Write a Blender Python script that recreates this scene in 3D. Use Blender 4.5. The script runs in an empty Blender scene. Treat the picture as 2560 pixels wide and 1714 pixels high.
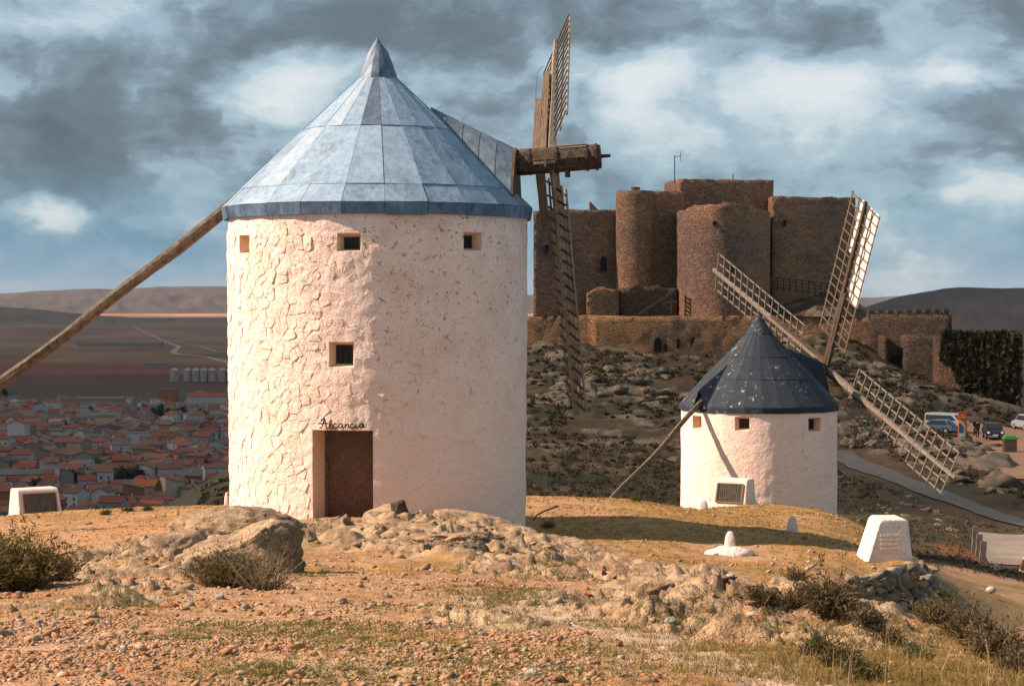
import bpy, math, random
import numpy as np
from mathutils import Vector, Matrix

random.seed(7)
RNG = np.random.default_rng(11)
SC = bpy.context.scene
COL = SC.collection

# ---------------------------------------------------------------- camera
F_PX, CX, CY = 5000.0, 1280.0, 857.0          # focal length in photo pixels, image centre
EYE = 5.2                                     # eye height above the mill terrace
PITCH = math.atan(102.0 / F_PX)
cam = bpy.data.objects.new("camera", bpy.data.cameras.new("camera"))
COL.objects.link(cam)
cam.data.sensor_width = 36.0
cam.data.lens = 36.0 * F_PX / 2560.0
cam.data.clip_start = 0.5
cam.data.clip_end = 120000.0
cam.location = (0, 0, EYE)
cam.rotation_euler = (math.radians(90) - PITCH, 0, 0)
SC.camera = cam

# ---------------------------------------------------------------- sun, sky, exposure
SUN_EL = math.radians(38.0)
SUN_H = Vector((-0.998, -0.06, 0)).normalized()
SUN_L = Vector((SUN_H.x * math.cos(SUN_EL), SUN_H.y * math.cos(SUN_EL), math.sin(SUN_EL)))
sun = bpy.data.objects.new("sun", bpy.data.lights.new("sun", 'SUN'))
COL.objects.link(sun)
sun.data.energy = 4.8
sun.data.angle = math.radians(0.6)
sun.data.color = (1.0, 0.80, 0.65)
sun.rotation_euler = (-SUN_L).to_track_quat('-Z', 'Y').to_euler()
sun.location = (-60, 0, 60)

SC.view_settings.view_transform = 'Standard'
SC.view_settings.look = 'None'
SC.view_settings.gamma = 1.0
SC.view_settings.exposure = 1.08
SC.render.film_transparent = False
SC.cycles.max_bounces = 6
SC.cycles.diffuse_bounces = 3
SC.cycles.transparent_max_bounces = 8


def pix_dir(px, py):
    u, v = (px - CX) / F_PX, (CY - py) / F_PX
    return Vector((u, math.cos(PITCH) + v * math.sin(PITCH), -math.sin(PITCH) + v * math.cos(PITCH)))


def P(px, py, Y):
    d = pix_dir(px, py)
    t = Y / d.y
    return Vector((d.x * t, Y, EYE + d.z * t))


class NT:
    """small node-tree helper"""
    def __init__(self, tree):
        self.t = tree
        self.n = tree.nodes
        self.l = tree.links

    def add(self, typ, **kw):
        nd = self.n.new(typ)
        for k, v in kw.items():
            setattr(nd, k, v)
        return nd

    def inp(self, nd, key, val):
        s = nd.inputs[key]
        if isinstance(val, bpy.types.NodeSocket):
            self.l.new(val, s)
        else:
            s.default_value = val

    def math(self, op, a, b=0.0, c=None, clamp=False):
        nd = self.add('ShaderNodeMath', operation=op, use_clamp=clamp)
        self.inp(nd, 0, a)
        self.inp(nd, 1, b)
        if c is not None:
            self.inp(nd, 2, c)
        return nd.outputs[0]

    def vmath(self, op, a, b=(0, 0, 0), out=0):
        nd = self.add('ShaderNodeVectorMath', operation=op)
        self.inp(nd, 0, a)
        self.inp(nd, 1, b)
        return nd.outputs[out]

    def noise(self, vec, scale, detail=4.0, rough=0.55, dist=0.0, out='Fac'):
        nd = self.add('ShaderNodeTexNoise')
        self.inp(nd, 'Vector', vec)
        nd.inputs['Scale'].default_value = scale
        nd.inputs['Detail'].default_value = detail
        nd.inputs['Roughness'].default_value = rough
        nd.inputs['Distortion'].default_value = dist
        return nd.outputs[out]

    def voro(self, vec, scale, feature='F1', out='Distance', rand=1.0):
        nd = self.add('ShaderNodeTexVoronoi', feature=feature)
        self.inp(nd, 'Vector', vec)
        nd.inputs['Scale'].default_value = scale
        nd.inputs['Randomness'].default_value = rand
        return nd.outputs[out]

    def ramp(self, fac, stops, interp='LINEAR'):
        nd = self.add('ShaderNodeValToRGB')
        self.inp(nd, 0, fac)
        cr = nd.color_ramp
        cr.interpolation = interp
        while len(cr.elements) < len(stops):
            cr.elements.new(0.5)
        for e, (p, c) in zip(cr.elements, stops):
            e.position = p
            e.color = (c, c, c, 1) if isinstance(c, (int, float)) else (c[0], c[1], c[2], 1)
        return nd.outputs[0]

    def mix(self, fac, a, b, blend='MIX'):
        nd = self.add('ShaderNodeMix', data_type='RGBA', blend_type=blend)
        self.inp(nd, 0, fac)
        for k, v in ((6, a), (7, b)):
            if isinstance(v, tuple) and len(v) == 3:
                v = (*v, 1)
            self.inp(nd, k, v)
        return nd.outputs[2]

    def maprange(self, v, a, b, c, d, smooth=False):
        nd = self.add('ShaderNodeMapRange')
        if smooth:
            nd.interpolation_type = 'SMOOTHSTEP'
        self.inp(nd, 0, v)
        for i, x in enumerate((a, b, c, d)):
            nd.inputs[i + 1].default_value = x
        return nd.outputs[0]


world = bpy.data.worlds.new("World")
SC.world = world
world.use_nodes = True
wt = NT(world.node_tree)
wt.n.clear()
geo = wt.add('ShaderNodeTexCoord')
dirv = wt.vmath('NORMALIZE', geo.outputs['Generated'])
sky = wt.add('ShaderNodeTexSky', sky_type='NISHITA')
sky.sun_disc = False
sky.sun_elevation = SUN_EL
sky.sun_rotation = math.atan2(SUN_H.x, SUN_H.y)
sky.altitude = 800
sky.air_density = 1.2
sky.dust_density = 1.0
sky.ozone_density = 2.0
sky_col = wt.mix(1.0, sky.outputs[0], (0.085, 0.10, 0.12), 'MULTIPLY')
# clouds: turbulence in direction space plus the large masses seen in the photograph
str_v = wt.vmath('MULTIPLY', dirv, (1.0, 1.0, 1.7))
wob = wt.noise(str_v, 9.0, 5.0, 0.6, out='Color')
wob = wt.vmath('SUBTRACT', wob, (0.5, 0.5, 0.5))
wob = wt.vmath('MULTIPLY', wob, (0.11, 0.11, 0.11))
wv = wt.vmath('ADD', str_v, wob)
n_big = wt.noise(wv, 5.5, 5.0, 0.52)
n_fine = wt.noise(wv, 24.0, 6.0, 0.58)
n_mid = wt.math('ABSOLUTE', wt.math('SUBTRACT', wt.noise(wt.vmath('ADD', wv, (3.1, 1.7, .4)), 11.0, 5.0, 0.55), 0.5))
n_str = wt.noise(wt.vmath('MULTIPLY', dirv, (1.0, 1.0, 6.0)), 7.0, 5.0, 0.6)
val = wt.math('MULTIPLY_ADD', wt.math('SUBTRACT', n_big, 0.5), 0.80, 0.545)
val = wt.math('MULTIPLY_ADD', wt.math('SUBTRACT', n_fine, 0.5), 0.55, val)
val = wt.math('MULTIPLY_ADD', wt.math('SUBTRACT', n_mid, 0.07), -0.9, val)
val = wt.math('MULTIPLY_ADD', wt.math('SUBTRACT', n_str, 0.5), 0.30, val)
CLOUDS = [  # px, py, radius px, weight
    (300, 300, 360, -0.216), (60, 350, 260, -0.130), (620, 90, 330, -0.115), (1120, 100, 190, -0.216), (950, 20, 200, -0.130),
    (2060, 110, 170, -0.144), (2440, 330, 240, -0.158), (1500, 30, 180, -0.130), (1850, 40, 230, -0.086), (1800, 430, 260, -0.115),
    (200, 580, 300, -0.072), (1150, 480, 300, -0.014), (2300, 480, 200, -0.086), (2500, 60, 160, -0.043), (1350, 330, 170, -0.043),
    (760, 200, 210, .38), (90, 545, 125, .50), (1700, 220, 190, .36), (2040, 235, 180, .32), (2370, 205, 110, .26),
    (2480, 480, 140, .30), (1450, 150, 120, .20), (90, 90, 130, .12), (500, 420, 140, .14), (440, 560, 120, .16),
    (1960, 220, 100, .12), (1780, 330, 90, .16), (900, 330, 150, .08), (2250, 60, 110, .12), (1640, 340, 160, .16), (1200, 200, 120, .16), (650, 260, 130, .2), (600, 360, 100, .14)]
for (cx_, cy_, r_, w_) in CLOUDS:
    d = pix_dir(cx_, cy_).normalized()
    c3 = (d.x, d.y, d.z * 1.7)
    ds = wt.vmath('DISTANCE', wv, c3, out='Value')
    k = wt.maprange(ds, 0.15 * r_ / F_PX, 1.25 * r_ / F_PX, w_, 0.0, True)
    val = wt.math('ADD', val, k)
e1_ = wt.maprange(val, 0.40, 0.55, -.5, .5, True)
e2_ = wt.maprange(val, 0.62, 0.76, -.5, .5, True)
val = wt.math('MULTIPLY_ADD', e1_, 0.08, val)
val = wt.math('MULTIPLY_ADD', e2_, 0.09, val)
cloud_col = wt.ramp(val, [(0.0, (.080, .104, .122)), (0.22, (.118, .152, .175)), (0.42, (.195, .262, .31)), (0.60, (.30, .395, .445)),
                          (0.79, (.44, .51, .54)), (1.0, (.61, .63, .63))])
sepz = wt.add('ShaderNodeSeparateXYZ')
wt.inp(sepz, 0, dirv)
el = sepz.outputs['Z']
low = wt.maprange(el, 0.008, 0.080, 1.0, 0.0, True)
low = wt.math('MULTIPLY', low, wt.maprange(val, 0.48, 0.90, 0.95, 0.25))
col = wt.mix(low, cloud_col, (.135, .275, .40))
col = wt.mix(wt.maprange(val, 0.30, 0.60, 0.05, 0.14), col, sky_col)
bg = wt.add('ShaderNodeBackground')
wt.inp(bg, 'Color', col)
bg.inputs['Strength'].default_value = 0.635
wo = wt.add('ShaderNodeOutputWorld')
wt.l.new(bg.outputs[0], wo.inputs[0])

# ---------------------------------------------------------------- noise
_perm = RNG.permutation(256)
_perm = np.concatenate([_perm, _perm, _perm])
_g3 = RNG.normal(size=(256, 3))
_g3 /= np.linalg.norm(_g3, axis=1, keepdims=True)


def pn(x, y, z=0.0):
    x, y, z = np.broadcast_arrays(np.asarray(x, float), np.asarray(y, float), np.asarray(z, float))
    xi, yi, zi = np.floor(x).astype(int), np.floor(y).astype(int), np.floor(z).astype(int)
    xf, yf, zf = x - xi, y - yi, z - zi
    xi, yi, zi = xi & 255, yi & 255, zi & 255
    u, v, w = (t * t * t * (t * (t * 6 - 15) + 10) for t in (xf, yf, zf))
    res = 0
    for dx in (0, 1):
        for dy in (0, 1):
            for dz in (0, 1):
                h = _perm[_perm[_perm[(xi + dx) & 255] + ((yi + dy) & 255)] + ((zi + dz) & 255)]
                g = _g3[h]
                dot = g[..., 0] * (xf - dx) + g[..., 1] * (yf - dy) + g[..., 2] * (zf - dz)
                wgt = (u if dx else 1 - u) * (v if dy else 1 - v) * (w if dz else 1 - w)
                res = res + wgt * dot
    return res * 1.5


def fbm(x, y, z=0.0, octaves=4, gain=0.5, lac=2.03):
    a, s, f = 1.0, 0.0, 1.0
    for i in range(octaves):
        s = s + a * pn(np.asarray(x) * f + i * 17.3, np.asarray(y) * f + i * 5.1, np.asarray(z) * f)
        a *= gain
        f *= lac
    return s


def sstep(a, b, x):
    t = np.clip((np.asarray(x, float) - a) / (b - a), 0, 1)
    return t * t * (3 - 2 * t)


# ---------------------------------------------------------------- mesh helpers
ORG = {}          # origin of every parent (translation only)


def place(o, label=None, cat=None, group=None, kind=None):
    if label:
        o["label"] = label
    if cat:
        o["category"] = cat
    if group:
        o["group"] = group
    if kind:
        o["kind"] = kind
    return o


def empty(name, loc, label=None, cat=None, group=None, parent=None):
    o = bpy.data.objects.new(name, None)
    o.empty_display_size = 0.3
    COL.objects.link(o)
    loc = Vector(loc)
    if parent is not None:
        po = ORG.get(parent.name, Vector())
        o.parent = parent
        o.location = loc - po
    else:
        o.location = loc
    ORG[o.name] = loc
    return place(o, label, cat, group)


def link(name, me, parent=None):
    o = bpy.data.objects.new(name, me)
    COL.objects.link(o)
    if parent is not None:
        o.parent = parent
        po = ORG.get(parent.name)
        if po is not None:
            o.location = -po
    return o


def mesh_np(name, V, faces, mat, parent=None, cols=None, smooth=False):
    """V (N,3); faces (M,k) int array or list of arrays with different k"""
    if not isinstance(faces, (list, tuple)):
        faces = [faces]
    faces = [np.asarray(f, np.int64) for f in faces if len(f)]
    me = bpy.data.meshes.new(name)
    V = np.asarray(V, np.float32)
    me.vertices.add(len(V))
    me.vertices.foreach_set("co", V.ravel())
    loops = np.concatenate([f.ravel() for f in faces]).astype(np.int32)
    tot = np.concatenate([np.full(len(f), f.shape[1]) for f in faces]).astype(np.int32)
    start = np.concatenate([[0], np.cumsum(tot)[:-1]]).astype(np.int32)
    me.loops.add(len(loops))
    me.loops.foreach_set("vertex_index", loops)
    me.polygons.add(len(tot))
    me.polygons.foreach_set("loop_start", start)
    me.polygons.foreach_set("loop_total", tot)
    if smooth:
        me.polygons.foreach_set("use_smooth", np.ones(len(tot), bool))
    me.update(calc_edges=True)
    if cols is not None:
        at = me.color_attributes.new("Col", 'FLOAT_COLOR', 'POINT')
        c4 = np.ones((len(V), 4), np.float32)
        c4[:, :3] = cols
        at.data.foreach_set("color", c4.ravel())
    if mat is not None:
        me.materials.append(mat)
    return link(name, me, parent)


class MB:
    """collects polygons, then links them as one mesh object"""
    def __init__(self):
        self.v, self.f = [], []

    def poly(self, pts):
        i = len(self.v)
        self.v += [tuple(p) for p in pts]
        self.f.append(tuple(range(i, i + len(pts))))

    def hexa(self, b, t):
        """closed solid between two polygons of the same length"""
        n = len(b)
        i = len(self.v)
        self.v += [tuple(p) for p in b] + [tuple(p) for p in t]
        self.f.append(tuple(range(i + n - 1, i - 1, -1)))
        self.f.append(tuple(range(i + n, i + 2 * n)))
        for k in range(n):
            j = (k + 1) % n
            self.f.append((i + k, i + j, i + n + j, i + n + k))

    def box(self, x0, x1, y0, y1, z0, z1):
        self.hexa([(x0, y0, z0), (x1, y0, z0), (x1, y1, z0), (x0, y1, z0)], [(x0, y0, z1), (x1, y0, z1), (x1, y1, z1), (x0, y1, z1)])

    def beam(self, p, q, w, h=None, up=(0, 0, 1)):
        h = w if h is None else h
        p, q = Vector(p), Vector(q)
        d = (q - p).normalized()
        s = d.cross(Vector(up))
        if s.length < 1e-4:
            s = d.cross(Vector((1, 0, 0)))
        s.normalize()
        u = s.cross(d)
        c = [(-.5, -.5), (.5, -.5), (.5, .5), (-.5, .5)]
        self.hexa([p + s * a * w + u * b * h for a, b in c], [q + s * a * w + u * b * h for a, b in c])

    def tube(self, pts, rads, n=8, jit=0.0, cap=True):
        pts = [Vector(p) for p in pts]
        if not hasattr(rads, '__len__'):
            rads = [rads] * len(pts)
        base = len(self.v)
        ref = None
        for k, p in enumerate(pts):
            a, b = pts[max(k - 1, 0)], pts[min(k + 1, len(pts) - 1)]
            d = (b - a).normalized()
            if ref is None:
                ref = d.orthogonal().normalized()
            s = (ref - d * ref.dot(d)).normalized()
            ref = s
            u = d.cross(s)
            for m in range(n):
                an = 2 * math.pi * m / n
                r = rads[k] * (1 + random.uniform(-jit, jit))
                self.v.append(tuple(p + (s * math.cos(an) + u * math.sin(an)) * r))
        for k in range(len(pts) - 1):
            for m in range(n):
                j = (m + 1) % n
                self.f.append((base + k * n + m, base + k * n + j, base + (k + 1) * n + j, base + (k + 1) * n + m))
        if cap:
            self.f.append(tuple(base + m for m in range(n - 1, -1, -1)))
            e = base + (len(pts) - 1) * n
            self.f.append(tuple(e + m for m in range(n)))

    def lathe(self, prof, n, cx, cy, a0=0.0, cap=True):
        base = len(self.v)
        for (r, z) in prof:
            for m in range(n):
                an = a0 + 2 * math.pi * m / n
                self.v.append((cx + r * math.cos(an), cy + r * math.sin(an), z))
        for k in range(len(prof) - 1):
            for m in range(n):
                j = (m + 1) % n
                self.f.append((base + k * n + m, base + k * n + j, base + (k + 1) * n + j, base + (k + 1) * n + m))
        if cap:
            self.f.append(tuple(base + m for m in range(n - 1, -1, -1)))
            e = base + (len(prof) - 1) * n
            self.f.append(tuple(e + m for m in range(n)))

    def mesh(self, name, mat, smooth=False):
        me = bpy.data.meshes.new(name)
        me.from_pydata(self.v, [], self.f)
        if smooth:
            me.polygons.foreach_set("use_smooth", np.ones(len(self.f), bool))
        me.update()
        if mat is not None:
            me.materials.append(mat)
        return me

    def build(self, name, mat, parent=None, smooth=False):
        return link(name, self.mesh(name, mat, smooth), parent)


# ---------------------------------------------------------------- materials
def new_mat(name):
    m = bpy.data.materials.new(name)
    m.use_nodes = True
    t = NT(m.node_tree)
    b = m.node_tree.nodes['Principled BSDF']
    b.inputs['Specular IOR Level'].default_value = 0.2
    return m, t, b


def bump(t, b, h, strength, dist):
    nd = t.add('ShaderNodeBump')
    nd.inputs['Strength'].default_value = strength
    nd.inputs['Distance'].default_value = dist
    t.inp(nd, 'Height', h)
    t.l.new(nd.outputs[0], b.inputs['Normal'])


def pos(t):
    return t.add('ShaderNodeNewGeometry').outputs['Position']


def plain_mat(name, c, rough=0.8, var=0.25, scale=6.0, metal=0.0, bs=0.25, bd=0.01, rand=0.0):
    m, t, b = new_mat(name)
    p = pos(t)
    n = t.noise(p, scale, 5, 0.6)
    k = t.maprange(n, 0.25, 0.75, 1 - var, 1 + var)
    if rand:
        oi = t.add('ShaderNodeObjectInfo')
        k = t.math('MULTIPLY', k, t.maprange(oi.outputs['Random'], 0, 1, 1 - rand, 1 + rand))
    colr = t.vmath('SCALE', tuple(c))
    nd = t.n[-1]
    t.inp(nd, 'Scale', k)
    t.inp(b, 'Base Color', nd.outputs[0])
    b.inputs['Roughness'].default_value = rough
    b.inputs['Metallic'].default_value = metal
    if bs:
        bump(t, b, t.noise(p, scale * 3, 4, 0.6), bs, bd)
    return m


def attr_mat(name, var=0.3, scale=8.0, bs=0.4, bd=0.02, rough=0.9, transl=0.0, fine=60.0, tone=0.68):
    m, t, b = new_mat(name)
    p = pos(t)
    a = t.add('ShaderNodeAttribute', attribute_name='Col')
    n = t.noise(p, scale, 6, 0.65)
    n2 = t.noise(p, fine, 3, 0.6)
    k = t.math('MULTIPLY', t.maprange(n, 0.2, 0.8, 1 - var, 1 + var), t.maprange(n2, 0.2, 0.8, 1 - var * .7, 1 + var * .7))
    k = t.math('MULTIPLY', k, tone)
    t.vmath('SCALE', a.outputs['Color'])
    nd = t.n[-1]
    t.inp(nd, 'Scale', k)
    t.inp(b, 'Base Color', nd.outputs[0])
    b.inputs['Roughness'].default_value = rough
    if bs:
        bump(t, b, t.math('ADD', n, t.math('MULTIPLY', n2, 0.5)), bs, bd)
    if transl:
        b.inputs['Subsurface Weight'].default_value = 0.0
        tr = t.add('ShaderNodeBsdfTranslucent')
        t.inp(tr, 'Color', nd.outputs[0])
        mx = t.add('ShaderNodeMixShader')
        mx.inputs[0].default_value = transl
        t.l.new(b.outputs[0], mx.inputs[1])
        t.l.new(tr.outputs[0], mx.inputs[2])
        t.l.new(mx.outputs[0], t.n['Material Output'].inputs[0])
    return m


def whitewash(name, base=(.89, .655, .53), stain=(.48, .21, .085), amt=1.0, scale=1.0, hi=None):
    m, t, b = new_mat(name)
    p = pos(t)
    pw = t.vmath('ADD', p, t.vmath('MULTIPLY', t.noise(p, 6 * scale, 4, 0.6, out='Color'), (.18, .18, .18)))
    crack = t.voro(pw, 5.2 * scale, 'DISTANCE_TO_EDGE')
    crack = t.maprange(crack, 0.0, 0.045, 1, 0)
    ck_mask = t.maprange(t.noise(p, 7.5 * scale, 3, 0.6), 0.56, 0.64, 0, 1)
    crack = t.math('MULTIPLY', crack, ck_mask)
    st = t.maprange(t.noise(p, 1.1 * scale, 6, 0.68), 0.46, 0.75, 0, 0.55)
    sp = t.maprange(t.noise(p, 15 * scale, 5, 0.75), 0.55, 0.66, 0, 0.75)
    sp = t.math('MULTIPLY', sp, t.maprange(t.noise(p, 1.3 * scale, 4, 0.65), 0.40, 0.60, 0, 1))
    if hi:                                     # the limewash is older and more stained high up
        sz = t.add('ShaderNodeSeparateXYZ')
        t.inp(sz, 0, p)
        kz = t.maprange(sz.outputs['Z'], hi[0], hi[1], .25, 1.5)
        st, sp, crack = (t.math('MULTIPLY', q_, kz) for q_ in (st, sp, crack))
    c = t.mix(t.math('MULTIPLY', st, amt), base, tuple(base[i] * .45 + stain[i] * .55 for i in range(3)))
    c = t.mix(t.math('MULTIPLY', sp, amt), c, stain)
    c = t.mix(t.math('MULTIPLY', crack, amt * .8), c, tuple(x * .75 for x in stain))
    t.inp(b, 'Base Color', c)
    b.inputs['Roughness'].default_value = 0.9
    h = t.math('ADD', t.noise(p, 9 * scale, 6, 0.6), t.math('MULTIPLY', t.noise(p, 45 * scale, 3, 0.6), 0.35))
    h = t.math('SUBTRACT', h, t.math('MULTIPLY', crack, 0.5))
    bump(t, b, h, 0.8, 0.06)
    return m


def wood(name, c1, c2, scale=1.0):
    m, t, b = new_mat(name)
    tc = t.add('ShaderNodeTexCoord').outputs['Object']
    n = t.noise(tc, 7 * scale, 7, 0.7, 0.6)
    n2 = t.noise(t.vmath('MULTIPLY', tc, (30, 30, 4)), 1.5 * scale, 4, 0.6)
    f = t.math('ADD', t.math('MULTIPLY', n, .6), t.math('MULTIPLY', n2, .4))
    c = t.ramp(f, [(.3, tuple(x * .55 for x in c1)), (.45, c1), (.62, c2), (.8, tuple(min(1, x * 1.25) for x in c2))])
    t.inp(b, 'Base Color', c)
    b.inputs['Roughness'].default_value = 0.85
    bump(t, b, f, 0.6, 0.02)
    return m


def masonry(name, base, orange, dark, scale=2.2, h=0.12, patch=1.0):
    m, t, b = new_mat(name)
    p = pos(t)
    q = t.vmath('MULTIPLY', p, (1, 1, 1.5))
    cell = t.voro(q, scale, out='Color')
    sep = t.add('ShaderNodeSeparateColor')
    t.inp(sep, 0, cell)
    edge = t.maprange(t.voro(q, scale, 'DISTANCE_TO_EDGE'), 0.0, 0.13, 0, 1)
    big = t.maprange(t.noise(p, 0.16, 5, 0.62), 0.38, 0.62, 0, 1)
    big2 = t.maprange(t.noise(t.vmath('ADD', p, (31, 7, 3)), 0.09, 5, 0.6), 0.42, 0.62, 0, patch)
    c = t.mix(big, base, orange)
    c = t.mix(big2, c, dark)
    k = t.maprange(sep.outputs[0], 0, 1, 0.74, 1.24)
    k = t.math('MULTIPLY', k, t.maprange(t.noise(p, 3.5, 4, 0.7), .25, .75, .75, 1.25))
    k = t.math('MULTIPLY', k, t.maprange(edge, 0, 1, .74, 1.0))
    t.vmath('SCALE', c)
    nd = t.n[-1]
    t.inp(nd, 'Scale', k)
    t.inp(b, 'Base Color', nd.outputs[0])
    b.inputs['Roughness'].default_value = 0.95
    bump(t, b, t.math('ADD', edge, t.math('MULTIPLY', sep.outputs[1], .7)), 0.8, h)
    return m


def zinc(name, c_light, c_dark, cream, metal=0.12, rough=0.58, speck=None):
    m, t, b = new_mat(name)
    p = pos(t)
    oi = t.add('ShaderNodeObjectInfo')
    off = t.vmath('SCALE', (13.0, 7.0, 5.0))
    t.inp(t.n[-1], 'Scale', oi.outputs['Random'])
    q = t.vmath('ADD', p, off)
    n = t.noise(q, 1.6, 7, 0.68, 0.4)
    n2 = t.noise(t.vmath('MULTIPLY', q, (1, 1, .22)), 9.0, 6, 0.7)
    f = t.math('ADD', t.math('MULTIPLY', n, .5), t.math('MULTIPLY', n2, .5))
    f = t.math('ADD', f, t.maprange(oi.outputs['Random'], 0, 1, -.05, .05))
    c = t.ramp(f, [(.36, c_dark), (.465, tuple((a + d) / 2 for a, d in zip(c_dark, c_light))), (.575, c_light), (.72, cream)])
    if speck:
        s = t.maprange(t.noise(t.vmath('MULTIPLY', p, (1, 1, .8)), 5.0, 6, 0.72), 0.60, 0.62, 0, 1)
        s = t.math('MULTIPLY', s, t.maprange(t.noise(p, 0.75, 3, 0.55), 0.47, 0.60, 0, 1))
        c = t.mix(s, c, speck)
    t.inp(b, 'Base Color', c)
    b.inputs['Roughness'].default_value = rough
    b.inputs['Metallic'].default_value = metal
    b.inputs['Specular IOR Level'].default_value = 0.4
    bump(t, b, t.noise(q, 2.2, 4, 0.6), 0.35, 0.05)
    return m


M = {}
M['wash'] = whitewash("whitewash", hi=(1.0, 6.8))
M['wash2'] = whitewash("whitewash_far", (.88, .64, .52), (.54, .25, .10), 0.9, 0.8)
M['wash_clean'] = whitewash("whitewash_clean", (.80, .64, .53), (.55, .34, .2), 0.4, 2.0)
M['reveal'] = plain_mat("reveal_plaster", (.74, .51, .345), .9, .10, 5)
M['door'] = None
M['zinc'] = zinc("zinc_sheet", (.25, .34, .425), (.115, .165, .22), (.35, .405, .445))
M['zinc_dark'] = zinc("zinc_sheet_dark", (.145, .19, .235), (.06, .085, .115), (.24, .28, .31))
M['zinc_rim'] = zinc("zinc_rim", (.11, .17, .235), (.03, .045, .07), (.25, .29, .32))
M['slate'] = zinc("painted_sheet", (.017, .024, .034), (.008, .011, .017), (.026, .035, .046), 0.0, 0.8, (.30, .33, .34))
M['wood'] = wood("weathered_wood", (.105, .068, .04), (.25, .175, .115))
M['wood_pale'] = wood("pale_wood", (.17, .13, .098), (.33, .262, .205))
M['sail_wood'] = wood("sunlit_sail_wood", (.21, .15, .10), (.40, .30, .215))  # paler wood: sunlight on the near mill's sails put into the colour
M['pole'] = wood("pole_wood", (.08, .055, .037), (.20, .145, .10))
M['axle'] = wood("axle_wood", (.045, .027, .016), (.13, .085, .05))
M['wood_dark'] = wood("dark_wood", (.06, .04, .027), (.14, .09, .055))
M['iron'] = plain_mat("rusty_iron", (.05, .032, .022), .7, .4, 12)
M['pane'] = plain_mat("dark_pane", (.028, .022, .018), .3, .5, 20, bs=0)
M['cloth'] = plain_mat("sail_cloth", (.74, .66, .58), .9, .08, 3)
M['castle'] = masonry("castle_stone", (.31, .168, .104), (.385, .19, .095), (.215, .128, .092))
M['castle_lit'] = masonry("castle_stone_sunlit", (.35, .185, .10), (.42, .21, .09), (.25, .145, .088), 2.4)  # warmer copy of the castle stone, with the sunlight painted in
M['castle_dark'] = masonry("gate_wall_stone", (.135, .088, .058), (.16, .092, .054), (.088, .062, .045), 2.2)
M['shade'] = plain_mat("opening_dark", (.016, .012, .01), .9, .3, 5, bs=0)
M['ground'] = attr_mat("ridge_ground", .46, 6.0, 1.0, .06, fine=34.0)
M['rock'] = attr_mat("limestone", .5, 8.0, 1.0, .06, fine=34.0)
M['stone'] = attr_mat("loose_stone", .22, 22.0, .4, .01)
M['plant'] = attr_mat("plant", .15, 30.0, 0, 0, .8, .25)
M['plain'] = attr_mat("plain_fields", .18, .01, 0, 0, fine=.06)
M['leaf'] = attr_mat("town_leaf", .3, 2.0, 0, 0, .8, .15)
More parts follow.
